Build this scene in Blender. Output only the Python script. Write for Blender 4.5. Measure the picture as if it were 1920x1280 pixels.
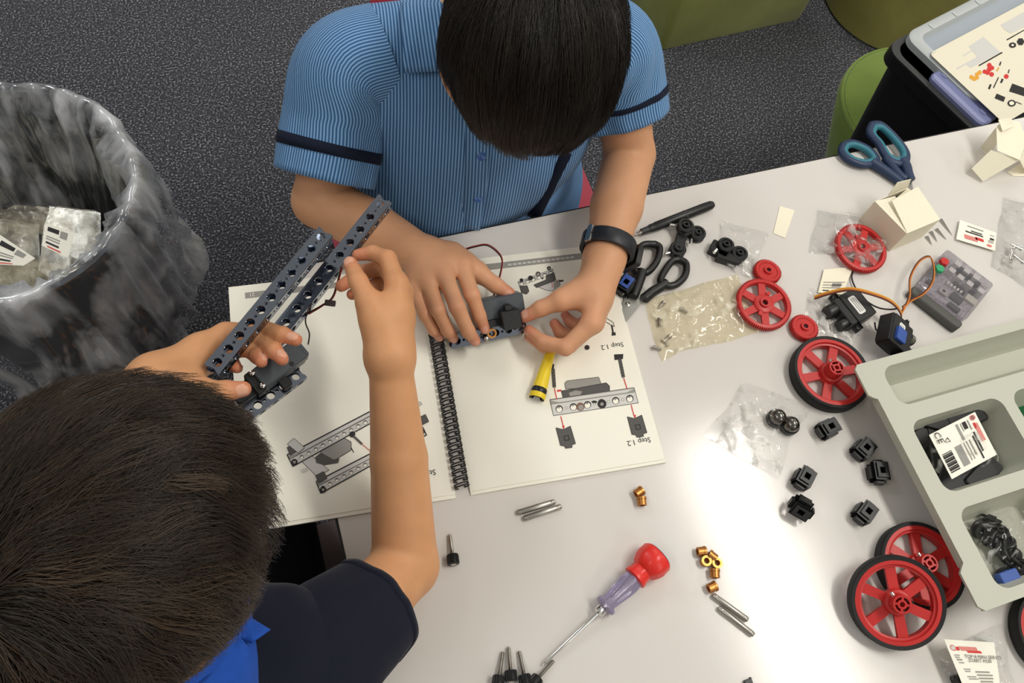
import bpy, bmesh, math, random
import numpy as np
from mathutils import Vector, Matrix, noise as mnoise

for o in list(bpy.data.objects):
    bpy.data.objects.remove(o)
SC = bpy.context.scene
COL = SC.collection
ZT = 0.72                                   # height of the table top

# ---------------------------------------------------------------- camera
PITCH, ROLL, FPX, CH, YAW = 0.454008, 0.236936, 1505.245, 0.835284, 0.516643
def _axes():
    fw = np.array([0, math.sin(PITCH), -math.cos(PITCH)]); rt = np.array([1., 0, 0]); up = np.cross(rt, fw)
    r = rt*math.cos(ROLL)+up*math.sin(ROLL); u = -rt*math.sin(ROLL)+up*math.cos(ROLL)
    c, s = math.cos(-YAW), math.sin(-YAW); R = np.array([[c, -s, 0], [s, c, 0], [0, 0, 1]])
    return R@r, R@u, R@fw
AR, AU, AF = _axes()
CAM = np.array([0, 0, CH+ZT])
cd = bpy.data.cameras.new('camera'); cam = bpy.data.objects.new('camera', cd); COL.objects.link(cam)
cd.sensor_width = 36; cd.lens = FPX/1920*36; cd.clip_start = 0.01
cam.matrix_world = Matrix(((AR[0], AU[0], -AF[0], CAM[0]), (AR[1], AU[1], -AF[1], CAM[1]), (AR[2], AU[2], -AF[2], CAM[2]), (0, 0, 0, 1)))
SC.camera = cam

# ---------------------------------------------------------------- world, lights, exposure
w = bpy.data.worlds.new('room_ambient'); SC.world = w; w.use_nodes = True
w.node_tree.nodes['Background'].inputs[0].default_value = (1.0, 0.978, 0.90, 1)
w.node_tree.nodes['Background'].inputs[1].default_value = 0.33
SC.view_settings.view_transform = 'Standard'; SC.view_settings.look = 'None'
SC.view_settings.gamma = 1; SC.view_settings.use_curve_mapping = False
SC.view_settings.exposure = 0.08
def ceiling_light(x, y, sx, sy, power, col=(1, .962, .885)):
    l = bpy.data.lights.new('ceiling_light', 'AREA'); l.shape = 'RECTANGLE'; l.size = sx; l.size_y = sy
    l.energy = power; l.color = col
    o = bpy.data.objects.new('ceiling_light', l); COL.objects.link(o); o.location = (x, y, ZT+2.0)
    return o
ceiling_light(1.30, 0.03, .26, 1.20, 26)
ceiling_light(3.70, 0.03, .26, 1.20, 22)
ceiling_light(1.30, 2.40, .26, 1.20, 12)
ceiling_light(3.70, 2.40, .26, 1.20, 14)
ceiling_light(-1.10, 2.40, .26, 1.20, 19, (.92, .95, 1))
ceiling_light(-1.10, 0.03, .26, 1.20, 9)
ceiling_light(1.30, -2.40, .26, 1.20, 14)

# ---------------------------------------------------------------- helpers
def P(px, py, z=0.0):
    """world point seen at photograph pixel (px, py) at height z above the table top"""
    d = (px-960)/FPX*AR-(py-640)/FPX*AU+AF
    return CAM+d*((z-CH)/d[2])
def V(a): return Vector((float(a[0]), float(a[1]), float(a[2])))
def yaw_of(a, b):
    d = np.asarray(b)-np.asarray(a); return math.atan2(d[1], d[0])
def lin(c):
    out = []
    for v in c[:3]:
        v /= 255.; out.append(v/12.92 if v <= .04045 else ((v+.055)/1.055)**2.4)
    return (*out, 1)

_m = {}
def M(name, rgb, rough=.5, metal=0., spec=.5, bump=None, var=None, trans=0., ior=1.45, coat=0., sss=0., sheen=0., alpha=1.):
    if name in _m: return _m[name]
    m = bpy.data.materials.new(name); m.use_nodes = True; nt = m.node_tree; b = nt.nodes['Principled BSDF']
    c = lin(rgb); I = b.inputs
    I['Base Color'].default_value = c; I['Roughness'].default_value = rough; I['Metallic'].default_value = metal
    I['Specular IOR Level'].default_value = spec; I['IOR'].default_value = ior
    I['Transmission Weight'].default_value = trans; I['Coat Weight'].default_value = coat; I['Alpha'].default_value = alpha
    if sheen: I['Sheen Weight'].default_value = sheen; I['Sheen Roughness'].default_value = .4
    if sss: I['Subsurface Weight'].default_value = sss; I['Subsurface Radius'].default_value = (.006, .002, .001); I['Subsurface Scale'].default_value = 1
    tc = nt.nodes.new('ShaderNodeTexCoord')
    if var:
        n = nt.nodes.new('ShaderNodeTexNoise'); n.inputs['Scale'].default_value = var[0]; n.inputs['Detail'].default_value = 4
        nt.links.new(tc.outputs['Object'], n.inputs['Vector'])
        r = nt.nodes.new('ShaderNodeValToRGB'); a = var[1]
        r.color_ramp.elements[0].position = .3; r.color_ramp.elements[1].position = .7
        r.color_ramp.elements[0].color = (*[x*(1-a) for x in c[:3]], 1); r.color_ramp.elements[1].color = (*[min(1, x*(1+a)) for x in c[:3]], 1)
        nt.links.new(n.outputs['Fac'], r.inputs['Fac']); nt.links.new(r.outputs['Color'], I['Base Color'])
    if bump:
        n2 = nt.nodes.new('ShaderNodeTexNoise'); n2.inputs['Scale'].default_value = bump[0]; n2.inputs['Detail'].default_value = 3
        nt.links.new(tc.outputs['Object'], n2.inputs['Vector'])
        bp = nt.nodes.new('ShaderNodeBump'); bp.inputs['Strength'].default_value = bump[1]; bp.inputs['Distance'].default_value = bump[2] if len(bump) > 2 else .001
        nt.links.new(n2.outputs['Fac'], bp.inputs['Height']); nt.links.new(bp.outputs['Normal'], I['Normal'])
    _m[name] = m
    return m

def film(name, tint=(255, 255, 255), body=.12, gloss=.18, rough=.08, bodycol=(235, 235, 232), fres=.28, milky_glints=None):
    """thin clear plastic film: mostly transparent, a little milky, glossy"""
    m = bpy.data.materials.new(name); m.use_nodes = True; nt = m.node_tree
    for n in list(nt.nodes): nt.nodes.remove(n)
    out = nt.nodes.new('ShaderNodeOutputMaterial')
    t = nt.nodes.new('ShaderNodeBsdfTransparent'); t.inputs[0].default_value = lin(tint)
    d = nt.nodes.new('ShaderNodeBsdfDiffuse'); d.inputs[0].default_value = lin(bodycol)
    tr = nt.nodes.new('ShaderNodeBsdfTranslucent'); tr.inputs[0].default_value = lin(bodycol)
    g = nt.nodes.new('ShaderNodeBsdfGlossy'); g.inputs['Roughness'].default_value = rough
    a0 = nt.nodes.new('ShaderNodeMixShader'); a0.inputs[0].default_value = .4
    nt.links.new(d.outputs[0], a0.inputs[1]); nt.links.new(tr.outputs[0], a0.inputs[2])
    a = nt.nodes.new('ShaderNodeMixShader'); a.inputs[0].default_value = body
    nt.links.new(t.outputs[0], a.inputs[1]); nt.links.new(a0.outputs[0], a.inputs[2])
    if milky_glints:                                                 # noise whitens the film: milky folds on the liner, painted glints on bags
        tc = nt.nodes.new('ShaderNodeTexCoord'); mp = nt.nodes.new('ShaderNodeMapping'); mp.inputs['Scale'].default_value = milky_glints[0]
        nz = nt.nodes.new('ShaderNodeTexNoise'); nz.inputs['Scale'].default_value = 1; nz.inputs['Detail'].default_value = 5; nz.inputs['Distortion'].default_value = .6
        rp = nt.nodes.new('ShaderNodeMapRange'); rp.inputs[1].default_value = milky_glints[3] if len(milky_glints) > 3 else .42; rp.inputs[2].default_value = milky_glints[4] if len(milky_glints) > 4 else .66; rp.inputs[3].default_value = milky_glints[1]; rp.inputs[4].default_value = milky_glints[2]
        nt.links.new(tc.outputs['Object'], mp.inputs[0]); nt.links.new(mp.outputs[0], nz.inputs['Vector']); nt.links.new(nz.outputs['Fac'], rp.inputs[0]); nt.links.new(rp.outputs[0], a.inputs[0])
    fr = nt.nodes.new('ShaderNodeLayerWeight'); fr.inputs['Blend'].default_value = .35
    mul = nt.nodes.new('ShaderNodeMath'); mul.operation = 'MULTIPLY_ADD'; mul.inputs[1].default_value = fres; mul.inputs[2].default_value = gloss*.35
    nt.links.new(fr.outputs['Fresnel'], mul.inputs[0])
    b = nt.nodes.new('ShaderNodeMixShader'); nt.links.new(mul.outputs[0], b.inputs[0])
    nt.links.new(a.outputs[0], b.inputs[1]); nt.links.new(g.outputs[0], b.inputs[2]); nt.links.new(b.outputs[0], out.inputs[0])
    return m

def link_mesh(name, verts, faces, mats, parent=None, smooth=True, midx=None, angle=40):
    me = bpy.data.meshes.new(name)
    me.from_pydata([tuple(map(float, v)) for v in verts], [], [tuple(int(i) for i in f) for f in faces])
    for m in (mats if isinstance(mats, (list, tuple)) else [mats]): me.materials.append(m)
    if midx is not None: me.polygons.foreach_set('material_index', np.asarray(midx, dtype=np.int32))
    if smooth:
        me.polygons.foreach_set('use_smooth', np.ones(len(me.polygons), dtype=bool))
        if angle: me.set_sharp_from_angle(angle=math.radians(angle))
    me.update()
    o = bpy.data.objects.new(name, me); COL.objects.link(o)
    if parent: o.parent = parent
    return o

class MB:
    """collects shapes of one part"""
    def __init__(s): s.v = []; s.f = []; s.m = []; s.mi = 0
    def add(s, vs, fs):
        n = len(s.v); s.v += [tuple(map(float, v)) for v in vs]; s.f += [tuple(n+i for i in f) for f in fs]; s.m += [s.mi]*len(fs); return s
    def mat(s, i): s.mi = i; return s
    def box(s, x0, x1, y0, y1, z0, z1, T=None):
        vs = [(x, y, z) for z in (z0, z1) for y in (y0, y1) for x in (x0, x1)]
        if T is not None: vs = [T@Vector(v) for v in vs]
        return s.add(vs, [(0, 2, 3, 1), (4, 5, 7, 6), (0, 1, 5, 4), (2, 6, 7, 3), (0, 4, 6, 2), (1, 3, 7, 5)])
    def rbox(s, x0, x1, y0, y1, z0, z1, r=.002, n=3, T=None, top=.35):
        """box with rounded vertical edges and a chamfered top"""
        pts = rrect(x0, x1, y0, y1, r, n); k = len(pts); c = min(r*top, (z1-z0)*.3)
        ins = rrect(x0+c, x1-c, y0+c, y1-c, max(r-c, r*.3), n)
        L = [[(x, y, z0) for x, y in pts], [(x, y, z1-c) for x, y in pts], [(x, y, z1) for x, y in ins]]
        return s.loft(L, T=T)
    def loft(s, L, T=None, caps=True, closed=True):
        k = len(L[0]); vs = [p for l in L for p in l]
        if T is not None: vs = [T@Vector(v) for v in vs]
        fs = []
        for a in range(len(L)-1):
            for i in range(k if closed else k-1):
                j = (i+1) % k; fs.append((a*k+i, a*k+j, (a+1)*k+j, (a+1)*k+i))
        if caps and closed: fs += [tuple(range(k-1, -1, -1)), tuple((len(L)-1)*k+i for i in range(k))]
        return s.add(vs, fs)
    def prism(s, poly, z0, z1, T=None):
        return s.loft([[(x, y, z0) for x, y in poly], [(x, y, z1) for x, y in poly]], T=T)
    def lathe(s, prof, n=32, T=None, cap=True):
        """prof: list of (r, z) about +Z"""
        L = [[(r*math.cos(2*math.pi*i/n), r*math.sin(2*math.pi*i/n), z) for i in range(n)] for r, z in prof]
        return s.loft(L, T=T, caps=cap)
    def ring(s, prof, n=32, T=None):
        """closed profile: (r, z) loop about +Z"""
        return s.lathe(list(prof)+[prof[0]], n, T, cap=False)
    def tube(s, pts, rad, n=8, cap=True):
        pts = [V(p) for p in pts]; L = []; up = Vector((0, 0, 1))
        rr = rad if hasattr(rad, '__len__') else [rad]*len(pts)
        t0 = (pts[1]-pts[0]).normalized(); u = t0.orthogonal().normalized()
        for i, p in enumerate(pts):
            t = (pts[min(i+1, len(pts)-1)]-pts[max(i-1, 0)]).normalized()
            u = (u-t*u.dot(t)); u = u.normalized() if u.length > 1e-9 else t.orthogonal().normalized()
            w_ = t.cross(u)
            L.append([p+(u*math.cos(2*math.pi*k/n)+w_*math.sin(2*math.pi*k/n))*rr[i] for k in range(n)])
        return s.loft([[tuple(q) for q in l] for l in L], caps=cap)
    def holed(s, x0, x1, y0, y1, z0, z1, hole, T=None):
        """rectangular plate cell with one hole; hole = list of (x,y) around, counter-clockwise from angle 0"""
        k = len(hole); cx = sum(p[0] for p in hole)/k; cy = sum(p[1] for p in hole)/k
        outer = []
        for hx, hy in hole:
            dx, dy = hx-cx, hy-cy
            t = min([(x1-cx)/dx if dx > 1e-12 else 1e9, (x0-cx)/dx if dx < -1e-12 else 1e9, (y1-cy)/dy if dy > 1e-12 else 1e9, (y0-cy)/dy if dy < -1e-12 else 1e9])
            outer.append([cx+dx*t, cy+dy*t])
        for c in ((x0, y0), (x1, y0), (x1, y1), (x0, y1)):
            j = min(range(k), key=lambda i: (outer[i][0]-c[0])**2+(outer[i][1]-c[1])**2); outer[j] = list(c)
        vs = [(x, y, z1) for x, y in outer]+[(x, y, z1) for x, y in hole]+[(x, y, z0) for x, y in hole]+[(x, y, z0) for x, y in outer]
        if T is not None: vs = [T@Vector(v) for v in vs]
        fs = []
        for a in range(3):
            for i in range(k):
                j = (i+1) % k; fs.append((a*k+i, a*k+j, (a+1)*k+j, (a+1)*k+i))
        return s.add(vs, fs)
    def sphere(s, c, r, n=10, T=None):
        rx, ry, rz = r if hasattr(r, '__len__') else (r, r, r)
        L = [[(c[0]+rx*max(math.sin(math.pi*j/n), 1e-4)*math.cos(2*math.pi*i/(2*n)), c[1]+ry*max(math.sin(math.pi*j/n), 1e-4)*math.sin(2*math.pi*i/(2*n)), c[2]-rz*math.cos(math.pi*j/n)) for i in range(2*n)] for j in range(n+1)]
        return s.loft(L, T=T)
    def build(s, name, mats, parent=None, smooth=True, angle=40):
        return link_mesh(name, s.v, s.f, mats, parent, smooth, s.m, angle)

def rrect(x0, x1, y0, y1, r, n=4):
    out = []
    for cx, cy, a0 in ((x1-r, y0+r, -90), (x1-r, y1-r, 0), (x0+r, y1-r, 90), (x0+r, y0+r, 180)):
        for i in range(n+1):
            a = math.radians(a0+90*i/n); out.append((cx+r*math.cos(a), cy+r*math.sin(a)))
    return out
def circ(cx, cy, r, n=16): return [(cx+r*math.cos(2*math.pi*i/n), cy+r*math.sin(2*math.pi*i/n)) for i in range(n)]
def spline(pts, k=8):
    p = [np.asarray(q, float) for q in pts]; p = [2*p[0]-p[1]]+p+[2*p[-1]-p[-2]]; out = []
    for i in range(1, len(p)-2):
        for j in range(k):
            t = j/k
            out.append(.5*((2*p[i])+(-p[i-1]+p[i+1])*t+(2*p[i-1]-5*p[i]+4*p[i+1]-p[i+2])*t*t+(-p[i-1]+3*p[i]-3*p[i+1]+p[i+2])*t**3))
    out.append(p[-2]); return out
def vnoise(p, seed=0):
    """smooth value noise in [-1,1]; p (N,3)"""
    p = np.asarray(p, float); i = np.floor(p).astype(np.int64); f = p-i; f = f*f*(3-2*f)
    def h(x, y, z):
        n = (x*374761393+y*668265263+z*2147483647+seed*1274126177) & 0xffffffff
        n = ((n ^ (n >> 13))*1274126177) & 0xffffffff; n = n ^ (n >> 16)
        return (n & 0xffff)/32767.5-1
    r = 0
    for a in (0, 1):
        for b in (0, 1):
            for c in (0, 1):
                r = r+h(i[:, 0]+a, i[:, 1]+b, i[:, 2]+c)*(f[:, 0] if a else 1-f[:, 0])*(f[:, 1] if b else 1-f[:, 1])*(f[:, 2] if c else 1-f[:, 2])
    return r
def tag(o, label, cat, group=None, kind=None):
    if label: o['label'] = label
    if cat: o['category'] = cat
    if group: o['group'] = group
    if kind: o['kind'] = kind
    return o
def thing(name, label, cat, loc=(0, 0, 0), rz=0, group=None, rot=None):
    o = bpy.data.objects.new(name, None); COL.objects.link(o); o.empty_display_size = .02
    o.location = V(loc); o.rotation_euler = rot if rot else (0, 0, rz)
    return tag(o, label, cat, group)
def copy_thing(o, label, loc, rz=0, rot=None):
    c = o.copy(); COL.objects.link(c); c.location = V(loc); c.rotation_euler = rot if rot else (0, 0, rz); c['label'] = label
    for ch in o.children:
        k = ch.copy(); COL.objects.link(k); k.parent = c
        for g in ch.children:
            q = g.copy(); COL.objects.link(q); q.parent = k
    return c
def text_mesh(txt, size, mat, parent, name='printed_text', T=None, sx=1.0):
    cu = bpy.data.curves.new('txt', 'FONT'); cu.body = txt; cu.size = size; cu.resolution_u = 2
    cu.align_x = 'CENTER'; cu.align_y = 'CENTER'
    o = bpy.data.objects.new('txt', cu); COL.objects.link(o)
    dg = bpy.context.evaluated_depsgraph_get(); me = bpy.data.meshes.new_from_object(o.evaluated_get(dg))
    bpy.data.objects.remove(o); bpy.data.curves.remove(cu)
    if sx != 1: me.transform(Matrix.Diagonal((sx, 1, 1, 1)))
    if T is not None: me.transform(T)
    me.materials.clear(); me.materials.append(mat)
    q = bpy.data.objects.new(name, me); COL.objects.link(q); q.parent = parent
    return q
def TR(x=0, y=0, z=0, rx=0, ry=0, rz=0):
    return Matrix.Translation((x, y, z))@Matrix.Rotation(rz, 4, 'Z')@Matrix.Rotation(ry, 4, 'Y')@Matrix.Rotation(rx, 4, 'X')
RX90 = math.pi/2
# ================================================================ materials
m_white = M('white_laminate', (213, 208, 203), .15, spec=.55, bump=(900, .12, .0003))
m_edge = M('black_edge_band', (28, 26, 27), .5)
m_steel_leg = M('grey_painted_steel', (120, 118, 118), .45, .3)
m_red_pl = M('red_plastic', (190, 44, 42), .38, bump=(300, .05))
m_tyre = M('black_rubber', (26, 27, 27), .7, bump=(500, .2))
m_blk = M('black_plastic', (22, 23, 24), .38, bump=(400, .08))
m_blk2 = M('charcoal_plastic', (46, 47, 48), .45, bump=(400, .08))
m_steel = M('polished_steel', (190, 185, 178), .22, 1.)
m_chrome = M('bright_steel', (225, 225, 222), .14, 1.)
m_alu = M('aluminium', (142, 149, 163), .12, 1., var=(60, .05))  # base darkened and blued to stand in for dark reflections
m_bronze = M('bronze', (190, 130, 70), .35, .9)
m_card = M('cream_card', (238, 231, 208), .75, var=(30, .02))
m_paper = M('paper', (240, 237, 224), .75, var=(8, .012))
m_ink = M('black_ink', (38, 36, 36), .7)
m_ink2 = M('dark_grey_ink', (84, 82, 80), .7)
m_ink3 = M('grey_ink', (150, 148, 142), .7)
m_ink4 = M('pale_grey_ink', (205, 204, 200), .7)
m_inkr = M('red_ink', (206, 52, 48), .7)
m_inkrp = M('faded_red_ink', (214, 130, 122), .7)
m_inkb = M('brown_ink', (126, 92, 74), .7)
m_inky = M('orange_ink', (222, 160, 52), .7)
m_tray = M('grey_green_plastic', (186, 187, 172), .5, bump=(500, .05))
m_film = film('clear_film', (255, 255, 255), .010, .03, .05, fres=.22, milky_glints=((55, 55, 55), .008, .75, .57, .68))  # white glints painted in as sparse diffuse streaks
m_filmy = film('yellowish_clear_film', (255, 253, 246), .05, .06, .07, (252, 249, 232), milky_glints=((60, 60, 60), .035, .8, .55, .68))  # same painted white glints, on a yellowish film
m_liner = film('milky_bin_liner', (240, 243, 246), .42, .16, .16, (248, 250, 255), milky_glints=((18, 18, 7), .07, 1.0))
m_dull = film('dull_clear_film', (254, 252, 244), .12, .10, .14, (252, 247, 232), fres=.25, milky_glints=((34, 34, 34), .12, .75, .46, .66))  # whitish highlights painted along the crinkles
m_green_film = film('green_film', (60, 190, 140), .45, .25, .12, (20, 150, 100))
m_skinny = None

# ================================================================ floor
def carpet():
    m = bpy.data.materials.new('charcoal_carpet'); m.use_nodes = True; nt = m.node_tree; b = nt.nodes['Principled BSDF']
    tc = nt.nodes.new('ShaderNodeTexCoord')
    def noise(sc, det=2):
        n = nt.nodes.new('ShaderNodeTexNoise'); n.inputs['Scale'].default_value = sc; n.inputs['Detail'].default_value = det
        nt.links.new(tc.outputs['Object'], n.inputs['Vector']); return n
    n1 = noise(225, 4); n2 = noise(3, 3)
    r = nt.nodes.new('ShaderNodeValToRGB'); e = r.color_ramp.elements
    e[0].position = .40; e[0].color = lin((30, 30, 34)); e[1].position = .55; e[1].color = lin((74, 75, 84))
    x = e.new(.66); x.color = lin((168, 170, 178))
    nt.links.new(n1.outputs['Fac'], r.inputs['Fac'])
    mx = nt.nodes.new('ShaderNodeMixRGB'); mx.blend_type = 'MULTIPLY'; mx.inputs[0].default_value = .35
    nt.links.new(r.outputs['Color'], mx.inputs[1]); nt.links.new(n2.outputs['Fac'], mx.inputs[2]); nt.links.new(mx.outputs[0], b.inputs['Base Color'])
    b.inputs['Roughness'].default_value = .9; b.inputs['Sheen Weight'].default_value = .15
    bp = nt.nodes.new('ShaderNodeBump'); bp.inputs['Strength'].default_value = .7; bp.inputs['Distance'].default_value = .004
    nt.links.new(n1.outputs['Fac'], bp.inputs['Height']); nt.links.new(bp.outputs['Normal'], b.inputs['Normal'])
    return m
fl = MB().box(-3.2, 4.6, -3, 4.4, -.05, 0).build('floor', carpet(), smooth=False); tag(fl, 'dark charcoal speckled loop carpet floor', None, kind='structure')

# ================================================================ walls
m_wall = M('pale_wall_paint', (205, 203, 198), .8, var=(2, .02), bump=(120, .1))
for nm, lab, b in (('wall_left', 'plain pale painted wall on the left', (-3.3, -3.2, -3.1, 4.5)), ('wall_right', 'plain pale painted wall on the right', (4.6, 4.7, -3.1, 4.5)), ('wall_back', 'plain pale painted wall at the far end', (-3.2, 4.6, 4.4, 4.5)), ('wall_front', 'plain pale painted wall behind the viewer', (-3.2, 4.6, -3.1, -3.0))):
    tag(MB().box(*b, 0, 2.75).build(nm, m_wall, smooth=False), lab, None, kind='structure')
# ================================================================ table
TX0, TX1, TY0, TY1 = -.034, 1.46, -.62, .512
tb = thing('white_table', 'large white laminate table with thin black edge, covered with robot kit parts', 'table', (.7, 0, 0))
def loc(o, x, y): return o
T0 = Matrix.Translation((-.7, 0, 0))
MB().rbox(TX0+.0012, TX1-.0012, TY0+.0012, TY1-.0012, ZT-.026, ZT, .006, 3, T=T0, top=.1).build('tabletop', m_white, tb)
eb = MB()
eb.loft([[(x, y, ZT-.024) for x, y in rrect(TX0-.0015, TX1+.0015, TY0-.0015, TY1+.0015, .008)], [(x, y, ZT-.0025) for x, y in rrect(TX0-.0015, TX1+.0015, TY0-.0015, TY1+.0015, .008)]], T=T0, caps=True)
eb.build('edge_band', m_edge, tb)
for x, y in ((.06, -.52), (1.36, -.52), (.1, .40), (1.36, .40)):
    MB().lathe([(.025, .0), (.025, .01), (.019, .014), (.019, ZT-.03), (.03, ZT-.027)], 16, T=T0@Matrix.Translation((x, y, 0))).build('table_leg', m_steel_leg, tb)
MB().box(.06, 1.40, .38, .42, ZT-.07, ZT-.03, T0).build('frame_rail', m_steel_leg, tb)

# ================================================================ chairs
def chair(name, label, cx, cy, rz, mat, legmat, bw=.205, bh=.30):
    c = thing(name, label, 'chair', (cx, cy, 0), rz, 'classroom chairs')
    n, mrow = 24, 16; vs = []; fs = []
    def seat(u, v):
        x = (u-.5)*.45; y = (v-.5)*.42
        z = .412+.03*abs(2*u-1)**3-.012*math.cos(math.pi*(v-.5))+(-.03*max(0, (.15-v)/.15)**2)
        return x, y, z
    for top in (0, 1):
        for j in range(mrow+1):
            for i in range(n+1):
                x, y, z = seat(i/n, j/mrow); r = 1-.06*(abs(2*j/mrow-1)**4); vs.append((x*r, y, z-(0 if top else .007)))
    N = (n+1)*(mrow+1)
    for j in range(mrow):
        for i in range(n):
            a = j*(n+1)+i; fs.append((a, a+n+1, a+n+2, a+1)); fs.append((N+a, N+a+1, N+a+n+2, N+a+n+1))
    for i in range(n):
        fs.append((i, i+1, N+i+1, N+i)); a = mrow*(n+1)+i; fs.append((a+1, a, N+a, N+a+1))
    for j in range(mrow):
        a = j*(n+1); fs.append((a+n+1, a, N+a, N+a+n+1)); a += n; fs.append((a, a+n+1, N+a+n+1, N+a))
    link_mesh('seat', vs, fs, mat, c)
    b = MB(); L = []
    for k in range(9):
        t = k/8; z = .50+bh*t; wd = bw-.03*t**2
        front = [(wd*s, .215+.05*t+.03*(s*s-1)*-1*-.8, z) for s in np.linspace(-1, 1, 9)]
        back = [(p[0], p[1]+.008, p[2]) for p in reversed(front)]
        L.append(front+back)
    b.loft(L).build('backrest', mat, c)
    for s in (-1, 1):
        MB().tube([(s*.17, -.16, .43), (s*.19, -.18, .2), (s*.21, -.2, .0)], .011, 10).build('leg', legmat, c)
        MB().tube([(s*.17, .16, .43), (s*.19, .19, .2), (s*.21, .22, .0)], .011, 10).build('leg', legmat, c)
        MB().tube([(s*bw*.6, .17, .43), (s*bw*.6, .225, .5), (s*bw*.6, .25, .60)], .009, 10).build('back_post', legmat, c)
    return c
m_redchair = M('crimson_chair_plastic', (176, 62, 78), .42, bump=(200, .05))
m_mauve = M('mauve_grey_plastic', (150, 128, 130), .5)
chair('classroom_chair', 'crimson plastic chair under the boy in the striped blue shirt', .268, .772, 0, m_redchair, m_steel_leg, .10, .14)
chair('classroom_chair', 'mauve-grey plastic chair under the boy in the navy shirt', -.19, .08, math.pi, m_mauve, m_steel_leg)

# ================================================================ waste bin with liner
BC = np.array([-.438, .915, 0]); BR = .205
wb = thing('waste_bin', 'round black waste bin lined with a milky plastic bag', 'bin', BC)
MB().lathe([(.150, 0), (.155, .004), (BR-.004, .445), (BR+.004, .447), (BR+.004, .455), (BR-.006, .455), (BR-.010, .44), (.147, .01), (0.0005, .008)], 56).build('bin_body', m_blk, wb)
def liner():
    n, rows = 300, 48; vs = []; th = np.arange(n)/n*2*np.pi
    hem = .215+.05*np.sin(th*2+.9)+.03*np.sin(th*5+2)            # lower edge of the overhang
    for j in range(rows):
        t = j/(rows-1)
        if t < .45:
            u = t/.45; z = np.full(n, .10+u*.345); r = .13+u*(BR-.017-.13); amp = .006+.020*(u)
        elif t < .55:
            u = (t-.45)/.1; a = math.pi*(1-u); z = np.full(n, .459+.010*math.sin(a)); r = BR-.002+.012*math.cos(a)*-1*-1*-1; r = BR+.012*(-math.cos(a*1.0)); r = BR+.012*(2*u-1); amp = .004
        else:
            u = (t-.55)/.45; z = .452-u*(.452-hem); r = BR+.012+.012*u; amp = .009+.024*u
        q = np.stack([np.cos(th)*3.2*(1+.0*t), np.sin(th)*3.2, np.full(n, t*3.2)], 1)
        q2 = np.stack([np.cos(th)*9, np.sin(th)*9, np.full(n, t*5)], 1); q3 = np.stack([np.cos(th)*15, np.sin(th)*15, np.full(n, t*9)], 1)
        d = vnoise(q, 3)*.8+(np.abs(vnoise(q2, 5))-.3)*.9+(np.abs(vnoise(q3, 8))-.3)*.55
        rr = r+amp*d-(.012 if t < .45 else 0)
        if t >= .55: rr = np.maximum(rr, BR+.003-(.03*u)); rr = rr+.035*u*np.exp(-((np.angle(np.exp(1j*(th+.35))))/.5)**2)
        else: rr = np.minimum(rr, BR-.012+(.02 if t > .45 else 0)) if t < .45 else rr
        zz = z+.006*vnoise(q2+7, 9)
        vs.append(np.stack([rr*np.cos(th), rr*np.sin(th), zz], 1))
    vs = np.concatenate(vs); fs = []
    for j in range(rows-1):
        for i in range(n):
            k = (i+1) % n; fs.append((j*n+i, j*n+k, (j+1)*n+k, (j+1)*n+i))
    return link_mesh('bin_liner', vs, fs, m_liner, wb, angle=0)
liner()

# ================================================================ ottomans
m_olive = M('olive_velvet', (142, 148, 76), .9, var=(6, .16), bump=(350, .35, .002), sheen=.25)
m_moss = M('mossy_green_velvet', (116, 138, 62), .9, var=(9, .14), bump=(350, .35, .002), sheen=.3)
m_olive2 = M('brown_olive_velvet', (142, 137, 70), .9, var=(6, .18), bump=(350, .35, .002), sheen=.25)
def pouf(name, label, prof, loc_, rz, mat, square=None, taper=1.):
    o = thing(name, label, 'ottoman', loc_, rz, 'green fabric ottomans')
    if square:
        a, b, h = square; L = []
        for z, ins, r in ((0.0, .004, .015), (.01, 0, .02), (h*.5, -.006, .025), (h-.02, 0, .025), (h-.005, .008, .02), (h, .022, .015)):
            L.append([(x, y, z) for x, y in rrect(ins, a-ins, ins, b-ins, r, 4)])
        MB().loft(L).build('upholstery', mat, o)
        MB().tube([(x, y, h-.008) for x, y in rrect(.002, a-.002, .002, b-.002, .02, 3)]+[(a-.022, .002, h-.008)], .004, 6).build('piping', mat, o)
    else:
        r, h = prof
        MB().lathe([((r-.012)*taper, 0), ((r-.004)*taper, .008), ((r+.006)*(1+taper)/2, h*.5), (r, h-.03), (r-.008, h-.01), (r-.03, h), (.001, h+.006)], 56).build('upholstery', mat, o)
        MB().ring([(r-.004+.004*math.cos(a), h-.014+.004*math.sin(a)) for a in np.linspace(0, 2*math.pi, 7)[:-1]], 48).build('piping', mat, o)
    return o
pouf('square_ottoman', 'olive green box-shaped ottoman behind the boy in the striped shirt', None, (1.014, 1.377, 0), math.radians(3.7), m_olive, (.45, .45, .42))
pouf('round_ottoman', 'brownish olive round ottoman standing on the carpet behind the storage box', (.21, .42), (1.765, 1.41, 0), 0, m_olive2)
pouf('round_ottoman', 'bright moss green round ottoman underneath the black storage box', (.180, .360), (1.285, .80, 0), 0, m_moss, taper=.42)

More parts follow.
